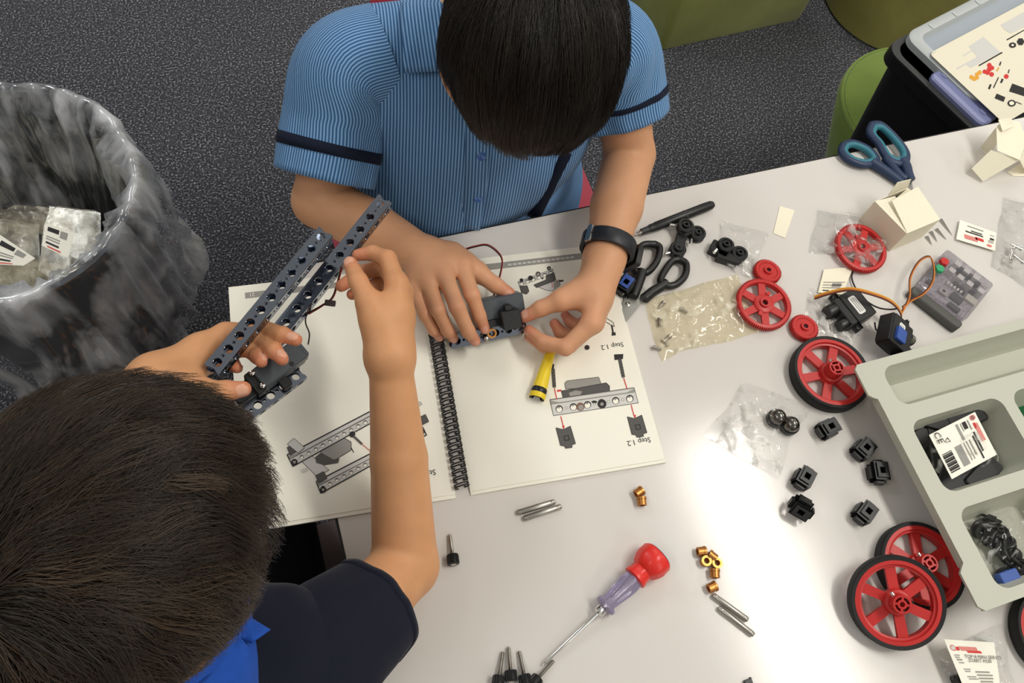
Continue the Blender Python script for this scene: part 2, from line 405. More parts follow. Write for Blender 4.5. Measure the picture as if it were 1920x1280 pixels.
# ================================================================ storage box with lid
def storage_box():
    R = math.radians(-15)
    o = thing('storage_box', 'black plastic storage box with translucent lid and lavender clip', 'box', (.980, .750, ZT-.088), rot=(0, 0, math.radians(16.4)))
    W, D, H = .42, .222, .26                                    # local: x right, -y towards the table, -z down
    b = MB()
    outer0 = rrect(0, W, -D, 0, .03, 5); o1 = rrect(.012, W-.012, -D+.012, -.012, .025, 5); o2 = rrect(.035, W-.035, -D+.035, -.035, .02, 5)
    i1 = rrect(.018, W-.018, -D+.018, -.018, .02, 5)
    b.loft([[(x, y, -H) for x, y in o2], [(x, y, -.02) for x, y in o1], [(x, y, -.02) for x, y in outer0], [(x, y, 0) for x, y in outer0], [(x, y, 0) for x, y in i1], [(x, y, -.06) for x, y in i1]])
    b.build('box_body', m_blk, o)
    MB().loft([[(x, y, .001) for x, y in rrect(.001, W-.001, -D+.001, -.001, .03, 5)], [(x, y, .004) for x, y in rrect(.001, W-.001, -D+.001, -.001, .03, 5)], [(x, y, .004) for x, y in rrect(.012, W-.012, -D+.012, -.012, .026, 5)], [(x, y, .001) for x, y in rrect(.012, W-.012, -D+.012, -.012, .026, 5)]]).build('box_rim', m_blk2, o)
    lidm = M('frosted_lid', (168, 178, 188), .35, trans=.25, spec=.5)
    lidw = M('frosted_lid_edge', (198, 203, 203), .4, trans=.15)
    lid = MB().loft([[(x, y, .0045) for x, y in rrect(.034, W-.02, -D+.05, -.004, .025, 5)], [(x, y, .016) for x, y in rrect(.034, W-.02, -D+.05, -.004, .025, 5)], [(x, y, .020) for x, y in rrect(.040, W-.026, -D+.056, -.01, .02, 5)],
                     [(x, y, .020) for x, y in rrect(.050, W-.036, -D+.066, -.022, .016, 5)], [(x, y, .012) for x, y in rrect(.054, W-.040, -D+.070, -.026, .014, 5)]], caps=False)
    lo = lid.build('lid_edge', lidw, o)
    MB().loft([[(x, y, .010) for x, y in rrect(.052, W-.038, -D+.068, -.024, .014, 5)], [(x, y, .012) for x, y in rrect(.052, W-.038, -D+.068, -.024, .014, 5)]]).build('lid_panel', lidm, o)
    for k in range(5):
        MB().box(.085+k*.06, .089+k*.06, -.021, -.011, .0202, .0212).build('lid_rib', lidw, o)
    clip = M('lavender_clip', (140, 146, 190), .3, trans=.2)
    MB().rbox(.012, .055, -D+.016, -D+.135, .004, .013, .012, 4).build('clip', clip, o)
    for yy in (-D+.03, -D+.115): MB().rbox(.030, .036, yy, yy+.012, .013, .0145, .002, 2).build('clip_ridge', clip, o)
    return o
sbx = storage_box()
def parts_sheet():
    R = math.radians(-15)
    o = thing('parts_sheet', 'printed cream parts sheet lying on the storage box lid', 'paper', P(1742, 100, -.066), rot=(0, 0, math.radians(16.4)))
    o.location.z = ZT-.088+.0216
    R0 = rrect(0, .32, -.165, 0, .008, 3)
    MB().prism(R0, 0, .0006).build('sheet', M('cream_sheet', (228, 221, 200), .6), o)
    pr = MB()
    def q(cx, cy):                                             # crop pixel (1740..1920, 0..220 at x5.82) to sheet space
        iv = o.matrix_basis.inverted(); a = iv@V(CAM); b = iv@V(P(1740+cx/5.817, cy/5.817, -.066)); t = a.z/(a.z-b.z); d = a+(b-a)*t; return d.x, d.y
    zz_ = [.0008]
    def quad(mi, *pts):
        zz_[0] += .000012; pr.mat(mi); pr.add([(*q(*p), zz_[0]) for p in pts], [tuple(range(len(pts)))])
    quad(0, (440, 510), (600, 405), (790, 575), (460, 745), (415, 705), (520, 640), (520, 600)); quad(0, (375, 610), (480, 545), (486, 556), (382, 620)); quad(0, (310, 745), (530, 625), (540, 640), (320, 758))
    quad(0, (790, 275), (1047, 130), (1047, 300), (900, 370), (830, 325))
    quad(1, (545, 715), (800, 570), (812, 580), (555, 726)); quad(1, (850, 435), (1047, 325), (1050, 335), (858, 446))
    def blob(mi, cx, cy, r, n=12, sy=1.): quad(mi, *[(cx+r*math.cos(2*math.pi*k/n), cy+r*sy*math.sin(2*math.pi*k/n)) for k in range(n)])
    for x, y, r in ((470, 845, 24), (500, 862, 26), (530, 850, 24), (530, 815, 22), (560, 795, 24)): blob(3, x, y, r)
    for x, y, r in ((615, 785, 24), (645, 795, 26), (665, 760, 28), (665, 715, 26), (695, 745, 24), (690, 815, 26), (850, 838, 26)): blob(2, x, y, r)
    quad(1, (770, 715), (785, 675), (798, 680), (784, 722)); quad(3, (740, 775), (765, 735), (775, 740), (755, 782)); quad(1, (865, 800), (878, 760), (888, 764), (876, 805))
    quad(1, (650, 970), (672, 920), (690, 928), (670, 980)); quad(1, (705, 960), (760, 845), (770, 850), (715, 966)); quad(1, (782, 905), (800, 860), (822, 870), (800, 912))
    quad(1, (880, 1000), (915, 915), (1050, 965), (1050, 1055)); quad(1, (722, 1075), (745, 1025), (840, 1065), (820, 1115))
    blob(1, 908, 1130, 46, 16, .8); blob(4, 908, 1130, 27, 14, .8); blob(1, 918, 497, 40, 14, .75); blob(4, 918, 497, 15, 10, .75); blob(1, 1005, 460, 42, 6)
    quad(1, (955, 1110), (1018, 1138), (1016, 1145), (953, 1118)); quad(0, (32, 580), (75, 560), (80, 572), (38, 590))
    b2_ = MB(); pms = [m_ink4, m_ink, m_inkr, m_inky, m_card]
    for f, mi in zip(pr.f, pr.m):
        if mi == 0: MB().add([pr.v[i] for i in f], [tuple(range(len(f)))]).build('printed_text_block', m_ink4, o, smooth=False)
        else: b2_.mat(mi); b2_.add([pr.v[i] for i in f], [tuple(range(len(f)))])
    b2_.build('printed_pictures', pms, o, smooth=False)
    return o
bpy.context.view_layer.update()
parts_sheet()

# ================================================================ plastic bags
def bag_mesh(name, quad, mat, parent, puff=.006, crumple=.004, seed=0, n=36, z0=.001, freq=55, lift=None):
    """closed two-ply film bag over the quadrilateral (world points, counter-clockwise)"""
    a, b, c, d = [np.asarray(q, float) for q in quad]
    u, v = np.meshgrid(np.linspace(0, 1, n), np.linspace(0, 1, n)); u = u.ravel(); v = v.ravel()
    base = a[None]*((1-u)*(1-v))[:, None]+b[None]*(u*(1-v))[:, None]+c[None]*(u*v)[:, None]+d[None]*((1-u)*v)[:, None]
    e = np.clip(np.minimum.reduce([u, 1-u, v, 1-v])*6, 0, 1)
    q = base*freq; nz = (1-np.abs(vnoise(q, seed))*1.6)*.6+vnoise(q*.45, seed+3)*.6+(1-np.abs(vnoise(q*2.1, seed+7))*1.8)*.35
    jit = np.stack([vnoise(base*30, seed+11), vnoise(base*30, seed+12), 0*u], 1)*.004*(1-e)[:, None]
    hump = np.sin(np.pi*u)*np.sin(np.pi*v)
    top = base+jit; top[:, 2] = base[:, 2]+z0+puff*hump**.7+np.maximum(crumple*(nz+.5), .0003)*(.35+.65*e)
    if lift is not None: top[:, 2] += lift(u, v)
    bot = base+jit; bot[:, 2] = base[:, 2]+z0*.5+(lift(u, v)*.6 if lift is not None else 0)
    fs = []; N = n*n
    for j in range(n-1):
        for i in range(n-1):
            k = j*n+i; fs.append((k, k+1, k+n+1, k+n)); fs.append((N+k, N+k+n, N+k+n+1, N+k+1))
    return link_mesh(name, np.concatenate([top, bot]), fs, mat, parent, angle=0)
def label_card(parent, quad, z, red='', lines=(), mat=None, flip=False, name='label_card', seed=1, bars=True):
    """paper label over a world quad (top-left, top-right, bottom-right, bottom-left as printed)"""
    tl, tr, br, bl = [np.asarray(q, float) for q in quad]
    def at(u, v, dz=0.): p = (tl*(1-u)+tr*u)*(1-v)+(bl*(1-u)+br*u)*v; return (p[0], p[1], p[2]+z+dz)
    n = 6; b = MB(); vs = [at(i/n, j/n) for j in range(n+1) for i in range(n+1)]+[at(i/n, j/n, -.0005) for j in range(n+1) for i in range(n+1)]; N = (n+1)**2
    fs = []
    for j in range(n):
        for i in range(n): a = j*(n+1)+i; fs += [(a, a+n+1, a+n+2, a+1), (N+a, N+a+1, N+a+n+2, N+a+n+1)]
    for i in range(n): a = n*(n+1)+i; fs += [(i, i+1, N+i+1, N+i), (a+1, a, N+a, N+a+1)]
    for j in range(n): a = j*(n+1); fs += [(a+n+1, a, N+a, N+a+n+1), (a+n, a+2*n+1, N+a+2*n+1, N+a+n)]
    card = b.add(vs, fs).build(name, mat or m_paper, parent, smooth=False)
    pr = MB()
    def rect(mi, u0, v0, u1, v1, sk=0.): pr.mat(mi); pr.add([at(u0, v0, .0004), at(u1, v0, .0004), at(u1+sk, v1, .0004), at(u0+sk, v1, .0004)], [(0, 3, 2, 1)])
    rng = random.Random(seed)
    for m_ in lines:
        if m_[0] == 'o':
            pr.mat(m_[4]); pr.add([at(m_[1]+m_[3]*math.cos(-2*math.pi*k/16), m_[2]+m_[3]*math.sin(-2*math.pi*k/16), .0004) for k in range(16)], [tuple(range(16))])
        else: rect(*m_)
    pr.build('printed_marks', [m_ink, m_ink3, m_ink4, m_inkr, m_inkrp], card, smooth=False)
    return card, at
def card_text(card, at, txt, u, v, size, mat=None, ang=None):
    x0, x1 = np.array(at(u-.05, v)), np.array(at(u+.05, v)); a = yaw_of(x0, x1); p = at(u, v, .0016)
    return text_mesh(txt, size, mat or m_ink, card, T=TR(p[0], p[1], p[2], rz=a))
# ================================================================ tray
def tray():
    o = thing('parts_tray', 'grey-green plastic sorting tray with rounded compartments, holding bagged parts', 'tray', (.76, .07, ZT))
    T = Matrix.Translation((-.76, -.07, 0)); RZ = .050
    xs = [.572, .712, .846, .965]; cells = [(.572, .965, .138, .207, (.585, .952, .148, .196))]
    for i in range(3):
        cells.append((xs[i], xs[i+1], .037, .138, (max(xs[i]+.008, .585), xs[i+1]-.007, .046, .129)))
        cells.append((xs[i], xs[i+1], -.070, .037, (max(xs[i]+.008, .586), xs[i+1]-.007, -.058, .028)))
    rim = MB()
    for x0, x1, y0, y1, h in cells: rim.holed(x0, x1, y0, y1, RZ-.003, RZ, rrect(*h, .014, 6), T)
    rim.build('rim', m_tray, o)
    lip = MB()
    poly = [(.5725, .207), (.560, .207), (.555, .202), (.555, .170), (.559, .166), (.5635, .163), (.5635, -.022), (.559, -.026), (.555, -.030), (.555, -.064), (.561, -.070), (.5725, -.070)]
    lip.prism(poly, RZ-.0032, RZ+.0001, T)
    lip.build('corner_tabs', m_tray, o)
    sk = MB()
    for a, b in ((.1655, -.0255),): sk.box(.5632, .5652, b, a, RZ-.011, RZ-.003, T)
    sk.box(.564, .965, .2050, .2070, RZ-.011, RZ-.003, T); sk.box(.564, .965, -.070, -.068, RZ-.011, RZ-.003, T)
    sk.build('lip', m_tray, o)
    for x0, x1, y0, y1, h in cells:
        a, b, c, d = h; zf = .003; s = .007
        L = [[(x, y, RZ-.001) for x, y in rrect(a, b, c, d, .014, 6)], [(x, y, zf+.008) for x, y in rrect(a+s, b-s, c+s, d-s, .012, 6)], [(x, y, zf) for x, y in rrect(a+s+.005, b-s-.005, c+s+.005, d-s-.005, .01, 6)],
             [(x, y, zf-.002) for x, y in rrect(a+s+.004, b-s-.004, c+s+.004, d-s-.004, .011, 6)], [(x, y, zf+.008) for x, y in rrect(a+s-.0015, b-s+.0015, c+s-.0015, d-s+.0015, .013, 6)], [(x, y, RZ-.003) for x, y in rrect(a-.002, b+.002, c-.002, d+.002, .015, 6)]]
        m = MB(); k = len(L[0])
        m.loft(L[:3], T=T, caps=False); m.loft(L[3:], T=T, caps=False)
        m.add([T@Vector(p) for p in L[2]], [tuple(range(k))]); m.add([T@Vector(p) for p in L[3]], [tuple(range(k-1, -1, -1))])
        m.build('compartment', m_tray, o)
    return o
tray()

# ================================================================ wheels and gears
def spoke(mb, r0, r1, w0, w1, z0, z1, a):
    p = [(r0, -w0/2), (r1, -w1/2), (r1, w1/2), (r0, w0/2)]
    mb.prism(p, z0, z1, Matrix.Rotation(a, 4, 'Z'))
def make_wheel():
    o = thing('robot_wheel', '', 'wheel', group='red spoked robot wheels'); R = .0465
    MB().ring([(R-.0045, .001), (R-.001, .0), (R, .002), (R, .0145), (R-.001, .0168), (R-.0045, .016)], 64).build('tyre', m_tyre, o)
    MB().ring([(R-.0045, .0012), (R-.0045, .0156), (R-.0085, .0156), (R-.0095, .013), (R-.0115, .0125), (R-.0115, .003), (R-.0095, .0012)], 64).build('rim', m_red_pl, o)
    for k in range(6):
        s = MB(); spoke(s, .010, R-.0105, .0095, .0105, .005, .0105, math.radians(60*k)); s.build('spoke', m_red_pl, o)
    h = MB().lathe([(.0135, .004), (.0135, .0135), (.0125, .015), (.0098, .0155), (.0096, .027), (.0088, .028), (.0072, .028), (.0072, .026)], 32, cap=False)
    h.build('hub', m_red_pl, o)
    MB().ring([(.0046, .018), (.0046, .0278), (.0026, .0278), (.0026, .018)], 24).build('hub_bore', m_red_pl, o)
    MB().lathe([(.0072, .0215), (.0001, .0215)], 24, cap=False).build('hub_recess', M('dark_red_plastic', (150, 28, 28), .5), o)
    for k in range(4):
        s = MB(); spoke(s, .0042, .0076, .0022, .0022, .020, .0275, math.radians(90*k+45)); s.build('hub_web', m_red_pl, o)
    MB().lathe([(.0019, 0), (.0019, .004), (.0012, .0045)], 10, T=TR(0, .0092, .0205, rx=-RX90)).build('set_screw', m_chrome, o)
    return o
wh = make_wheel(); wh['label'] = 'red wheel with black tyre lying half under the tray corner beside the black servos'
wh.location = V(P(1549, 706, .0)); wh.location.z = ZT; wh.rotation_euler = (0, 0, math.radians(-5))
p = P(1716, 1064, .0); copy_thing(wh, 'red wheel with black tyre lying underneath another wheel at the tray', (p[0], p[1], ZT), rot=(0, 0, math.radians(10)))
p = P(1688, 1122, .030); copy_thing(wh, 'red wheel with black tyre leaning on top of another wheel', (p[0], p[1], ZT+.0165), rot=(math.radians(5), math.radians(-20), math.radians(18)))
p = P(1968, 1190, 0); copy_thing(wh, 'red wheel with black tyre cut off by the right edge below the tray', (p[0], p[1], ZT), rz=.3)

def toothed(n, r, depth):
    out = []
    for i in range(n):
        for k, rr in ((0, r-depth), (.25, r-depth), (.45, r), (.75, r)):
            a = 2*math.pi*(i+k)/n; out.append((rr*math.cos(a), rr*math.sin(a)))
    return out
def make_gear():
    o = thing('large_gear', '', 'gear', group='large red spoked gears'); R = .0345
    n = 80; out = toothed(n, R, .0018); inn = [(.0278*x/math.hypot(x, y), .0278*y/math.hypot(x, y)) for x, y in out]
    g = MB(); L = [[(x, y, .0) for x, y in out], [(x, y, .006) for x, y in out], [(x*.965, y*.965, .0068) for x, y in out], [(x*1.04, y*1.04, .0068) for x, y in inn], [(x, y, .005) for x, y in inn], [(x, y, .0) for x, y in inn]]
    g.loft(L+[L[0]], caps=False); g.build('toothed_rim', m_red_pl, o)
    for k in range(6):
        s = MB(); spoke(s, .008, .0283, .0095, .0085, .001, .0048, math.radians(60*k)); s.build('spoke', m_red_pl, o)
    MB().lathe([(.0125, .0), (.0125, .006), (.011, .007), (.0062, .007), (.006, .0095), (.0036, .0095), (.0036, .004)], 32, cap=False).build('hub', m_red_pl, o)
    MB().lathe([(.0036, .0045), (.0001, .0045)], 16, cap=False).build('bore', m_blk, o)
    for k in range(2):
        a = math.radians(35+180*k)
        MB().rbox(.0125, .018, -.0025, .0025, .0048, .0072, .001, 2, T=Matrix.Rotation(a, 4, 'Z')).build('hub_key', m_red_pl, o)
    return o
lg = make_gear(); lg['label'] = 'large red toothed gear between two small red gears'; p = P(1429, 573, .004); lg.location = (p[0], p[1], ZT+.0045); lg.rotation_euler = (math.radians(2), 0, .2)
p = P(1615, 463, .012); copy_thing(lg, 'large red toothed gear under crinkled film against the white carton', (p[0], p[1], ZT+.006), rot=(math.radians(4), math.radians(-3), .9))
def make_pinion():
    o = thing('small_gear', '', 'gear', group='small red gears'); R = .0175
    out = toothed(40, R, .0016)
    L = [[(x, y, 0) for x, y in out], [(x, y, .0065) for x, y in out], [(x*.94, y*.94, .0075) for x, y in out], [(x*.72, y*.72, .0075) for x, y in out], [(x*.70, y*.70, .0068) for x, y in out], [(x*.36, y*.36, .0068) for x, y in out]]
    MB().loft(L).build('toothed_disc', m_red_pl, o)
    MB().ring([(.0058, .0065), (.0055, .0095), (.003, .0095), (.003, .0065)], 24).build('hub', m_red_pl, o)
    MB().lathe([(.003, .0072), (.0001, .0072)], 14, cap=False).build('bore', m_blk, o)
    return o
sg = make_pinion(); sg['label'] = 'small red gear above the large gear, nearest the black scissors'; p = P(1439, 509, .006); sg.location = (p[0], p[1], ZT+.0008); sg.rotation_euler = (math.radians(-3), math.radians(3), 0)
p = P(1508, 614, .006); copy_thing(sg, 'small red gear between the large gear and the red wheel', (p[0], p[1], ZT+.0008), rot=(0, math.radians(3), .4))

# ================================================================ black connector blocks
def make_block(top=m_blk2):
    o = thing('connector_block', '', 'connector', group='black square connector blocks')
    b = MB().holed(-.0105, .0105, -.0085, .0085, .003, .017, rrect(-.0038, .0038, -.0034, .0034, .0006, 3))
    b.build('body', m_blk, o)
    MB().holed(-.0078, .0095, -.0062, .0062, .017, .0192, rrect(-.0036, .0036, -.0032, .0032, .0006, 3)).build('raised_face', top, o)
    MB().box(-.0105, .0105, -.0085, .0085, .0018, .0032).build('base', m_blk, o)
    for sx in (-1, 1):
        MB().prism([(-.006, .0), (.006, .0), (.0045, .003), (-.0045, .003)], .004, .013, TR(sx*.0105, 0, 0, rz=-sx*RX90)).build('side_clip', m_blk, o)
    for sy in (-1, 1): MB().box(-.007, .007, sy*.0085-.0015, sy*.0085+.0015, .0, .012).build('foot', m_blk, o)
    MB().box(-.0035, .0035, -.0034, .0034, .0045, .006).build('socket_floor', M('deep_black', (8, 8, 8), .8), o)
    return o
blk = make_block()
spots = [((1553, 803), 25, 'black connector block nearest the single flat red wheel and bagged steel balls', (0, 0)),
         ((1619, 842), 48, 'black connector block between red wheel and tray, above the one closest to the tray', (0, 0)),
         ((1648, 885), 100, 'black connector block closest to the tray edge', (0, 0)),
         ((1508, 896), 62, 'black connector block at the lower corner of the film bag with steel balls', (0, 0)),
         ((1504, 943), -30, 'black connector block tipped on its side, leftmost and lowest of the pair', (.9, 0)),
         ((1622, 961), 55, 'black connector block nearest the two stacked red wheels', (0, 0))]
for i, ((x, y), deg, lab, (rx, ry)) in enumerate(spots):
    p = P(x, y, .010); a = yaw_of(P(x, y, .01), P(x+math.cos(math.radians(deg))*10, y-math.sin(math.radians(deg))*10, .01))
    z = ZT+(.0075 if rx else 0)
    if i == 0: blk['label'] = lab; blk.location = (p[0], p[1], z); blk.rotation_euler = (rx, ry, a)
    else: copy_thing(blk, lab, (p[0], p[1], z), rot=(rx, ry, a))
p = P(1172, 533, .012); bb = copy_thing(blk, 'small connector block with blue face beside the black scissors blades', (p[0], p[1], ZT), rz=yaw_of(P(1160, 550), P(1190, 510)))
m_bluef = M('blue_plastic', (52, 84, 160), .4)
for ch in bb.children:
    if ch.name.startswith('raised_face'): ch.data = ch.data.copy(); ch.data.materials[0] = m_bluef

# ================================================================ hub clusters (small pulleys with set screws)
def pulley(name, parent, x, y, z, rz=0, rx=0, r=.0105):
    T = TR(x, y, z, rx=rx, rz=rz)
    q = MB().ring([(r-.001, 0), (r, .001), (r, .003), (r-.0025, .0045), (r-.0025, .006), (r, .0075), (r, .0095), (r-.001, .0105), (r-.0035, .0105), (r-.004, .009), (.0045, .009), (.0042, .0125), (.002, .0125), (.002, 0)], 28, T)
    return q.build(name, m_blk, parent)
def cluster(label, items, block, screws, at0):
    o = thing('hub_cluster', label, 'robot parts', (at0[0], at0[1], ZT), 0, 'clipped-together black hubs')
    for it in items: pulley('pulley', o, *it)
    for (x, y, z, a, L, wd) in block: MB().rbox(-L/2, L/2, -wd/2, wd/2, 0, .011, .0025, 3, T=TR(x, y, z, rz=a)).build('clip_arm', m_blk, o)
    for (x, y, z, a) in screws: MB().lathe([(.0022, 0), (.0022, .006), (.0015, .0068)], 12, T=TR(x, y, z, ry=RX90, rz=a)).build('set_screw', m_chrome, o)
    return o
def rel(px, py, o, z=.008): p = P(px, py, z); return p[0]-o[0], p[1]-o[1]
c0 = P(1285, 448, 0)
A1, A2, A3 = rel(1282, 430, c0), rel(1308, 437, c0), rel(1271, 467, c0); am = rel(1277, 448, c0)
cluster('cluster of three black hubs with silver set screws beside the pen', [(*A1, .008), (*A2, .0), (*A3, .0)],
        [(*am, .0, yaw_of(A1+(0,), A3+(0,)), .038, .013), ((A1[0]+A2[0])/2, (A1[1]+A2[1])/2, 0, yaw_of(A1+(0,), A2+(0,)), .018, .010)],
        [(*rel(1264, 424, c0), .010, 2.8), (*rel(1296, 449, c0), .008, 4.2), (*rel(1256, 473, c0), .007, 3.2)], c0)
c1 = P(1362, 472, 0)
A1, A2 = rel(1358, 464, c1), rel(1386, 476, c1); A0 = rel(1344, 462, c1)
cluster('pair of black hubs with silver set screws lying on clear film', [(*A1, .006), (*A2, .001)],
        [(*rel(1349, 467, c1), .0, yaw_of(P(1335, 465), P(1365, 480)), .024, .018), (*rel(1366, 484, c1), 0, yaw_of(P(1350, 480), P(1382, 490)), .030, .012)],
        [(*rel(1342, 471, c1), .012, 3.7), (*rel(1381, 491, c1), .006, 4.4)], c1)

# ================================================================ pen
def pen():
    a, b = P(1190, 440, .006), P(1337, 383, .006); L = float(np.linalg.norm(b-a)); o = thing('pen', 'slim black fineliner pen lying beside the watch arm', 'pen', (a[0], a[1], ZT), yaw_of(a, b))
    Tb = TR(0, 0, .0062, ry=RX90)
    MB().lathe([(.0042, .019), (.0055, .024), (.0055, .03), (.0060, .031), (.0062, L-.012), (.0058, L-.009), (.0058, L-.004), (.004, L)], 20, T=Tb).build('barrel', m_blk, o)
    MB().lathe([(.0042, .010), (.0044, .0195)], 16, T=Tb).build('grip_collar', m_blk2, o)
    MB().lathe([(.0006, .0), (.0010, .003), (.0028, .010)], 12, T=Tb).build('tip', m_steel, o)
    MB().lathe([(.00625, L*.62), (.00635, L*.625), (.00635, L*.64), (.00625, L*.645)], 20, T=Tb, cap=False).build('cap_ring', m_blk2, o)
pen()

# ================================================================ scissors
def handle_loop(mb, pts, r, rh, n=8):
    """closed loop handle of flattened cross-section through (x, y, z) points"""
    s = spline(list(pts)+[pts[0]], 8)[:-1]; k = len(s); L = []
    for i in range(k):
        t = s[(i+1) % k]-s[i-1]; t = t/np.linalg.norm(t); nrm = np.array([-t[1], t[0], 0]); nrm /= np.linalg.norm(nrm)
        L.append([s[i]+nrm*r*math.cos(2*math.pi*q/n)+np.array([0, 0, 1])*rh*math.sin(2*math.pi*q/n) for q in range(n)])
    L.append(L[0]); mb.loft([[tuple(x) for x in l] for l in L], caps=False)
def px_local(o, pts, z):
    c = np.array(o.location); return [P(x, y, z)-c for x, y in pts]
def scissors(label, base, loops, shanks, blades, pivot, mh, mb_, mi=None, r=.0045):
    c = P(*base, 0); o = thing('scissors', label, 'scissors', (c[0], c[1], ZT), 0, 'pairs of scissors')
    for pts, zz in loops:
        h = MB(); q = px_local(o, pts, zz); handle_loop(h, q, r, .0052); hd = h.build('handle', mh, o, angle=60)
        if mi:
            ctr = np.mean(q, 0); g = MB(); handle_loop(g, [ctr+(np.asarray(x)-ctr)*.86+np.array([0, 0, .0006]) for x in q], r*.7, .0050); g.build('soft_grip', mi, hd, angle=60)
    for pts, zz, rr in shanks:
        q = px_local(o, pts, zz); MB().tube(spline(q, 5), [rr[0]+(rr[1]-rr[0])*i/((len(q)-1)*5) for i in range((len(q)-1)*5+1)], 10).build('shank', mh, o, angle=60)
    for pts, z0, z1 in blades:
        q = [(v[0], v[1]) for v in px_local(o, pts, z0)]; MB().prism(q, z0, z1).build('blade', mb_, o, smooth=False)
    if pivot:
        q = px_local(o, [pivot], .012)[0]; MB().lathe([(.0030, .0), (.0030, .0006), (.0022, .001)], 16, T=Matrix.Translation((q[0], q[1], .0036))).build('pivot', m_steel, o)
    return o
m_blade = M('blade_steel', (176, 174, 168), .28, 1.)
scissors('black-handled scissors beside the open notebook and watch arm', (1210, 530),
         [([(1228, 458), (1237, 466), (1231, 490), (1214, 510), (1196, 512), (1186, 500), (1190, 480), (1205, 460)], .007),
          ([(1272, 486), (1286, 495), (1284, 517), (1266, 534), (1246, 535), (1238, 526), (1246, 508), (1260, 490)], .007)],
         [([(1203, 508), (1198, 525), (1191, 545), (1187, 556)], .007, (.0075, .006)), ([(1250, 530), (1235, 540), (1222, 548), (1208, 560)], .007, (.006, .0065))],
         [([(1184, 530), (1208, 540), (1202, 558), (1170, 602), (1118, 672), (1130, 630), (1168, 566)], .0008, .0022), ([(1196, 532), (1216, 548), (1200, 572), (1160, 620), (1112, 660), (1160, 590), (1182, 552)], .0024, .0038)],
         (1180, 564), m_blk, m_blade)
m_navyh = M('navy_handle', (34, 52, 82), .45); m_teal = M('teal_grip', (48, 116, 132), .5)
scissors('navy and teal handled scissors at the far table edge with blades under a carton', (1660, 300),
         [([(1636, 234), (1652, 236), (1676, 258), (1696, 284), (1697, 302), (1682, 306), (1664, 296), (1648, 270), (1632, 250)], .010),
          ([(1583, 272), (1598, 269), (1622, 278), (1638, 292), (1640, 303), (1620, 308), (1594, 300), (1579, 285)], .007)],
         [([(1690, 300), (1698, 312), (1703, 328), (1708, 338)], .010, (.008, .006)), ([(1634, 304), (1656, 318), (1676, 332), (1690, 342)], .007, (.0075, .006)), ([(1660, 296), (1674, 314), (1688, 330), (1698, 336)], .009, (.006, .006))],
         [([(1684, 336), (1700, 334), (1716, 372), (1722, 396), (1704, 382)], .0025, .004), ([(1690, 340), (1706, 332), (1712, 360), (1716, 386), (1700, 372)], .0045, .006)],
         None, m_navyh, m_blade, m_teal, r=.0062)

# ================================================================ cartons
def carton():
    o = thing('small_carton', 'small cream cardboard carton with raised tuck flap beside the film-covered gear', 'carton', (*P(1690, 420, 0)[:2], ZT), 0, 'cream cardboard cartons')
    c = np.array(o.location); H = .042; t = .0006
    def slab(name, pts):
        p = [np.asarray(v, float) for v in pts]; e1 = p[1]-p[0]; e2 = p[2]-p[0]; nn = np.cross(e1, e2); nn /= np.linalg.norm(nn)
        q = [v-nn*t for v in p]; k = len(p); fs = [tuple(range(k)), tuple(range(2*k-1, k-1, -1))]+[(i, k+i, k+(i+1) % k, (i+1) % k) for i in range(k)]
        return link_mesh(name, p+q, fs, m_card, o, smooth=False)
    a = P(1610, 412, 0)-c; b = P(1667, 471, 0)-c; cc = P(1728, 445, 0)-c; e = a+(cc-b); up = np.array([0, 0, H])
    slab('side_panel', [a, b, b+up, a+up]); slab('side_panel', [b, cc, cc+up, b+up]); slab('side_panel', [cc, e, e+up, cc+up]); slab('side_panel', [e, a, a+up, e+up]); slab('bottom_panel', [a, e, cc, b])
    def q(x, y, z): return P(x, y, z)-c
    u = (a-b); nr = (cc-b)
    slab('dust_flap', [a+up, b+up, b+up+nr*.42+u*.12+np.array([0, 0, -.004]), a+up+nr*.5-u*.08+np.array([0, 0, .002])])
    slab('dust_flap', [cc+up, e+up, e+up-nr*.45-u*.1+np.array([0, 0, -.006]), cc+up-nr*.45+u*.1+np.array([0, 0, -.006])])
    slab('lid_panel', [b+up+nr*.02, cc+up, cc+up+u*.86+np.array([0, 0, .012]), b+up+u*.82+nr*.26+np.array([0, 0, .006])])
    slab('tuck_flap', [e+up+nr*-.62, e+up-nr*.02, e+up-nr*.06+np.array([0, 0, .016])+u*.06, e+up-nr*.5+np.array([0, 0, .020])+u*.08])
    return o
carton()
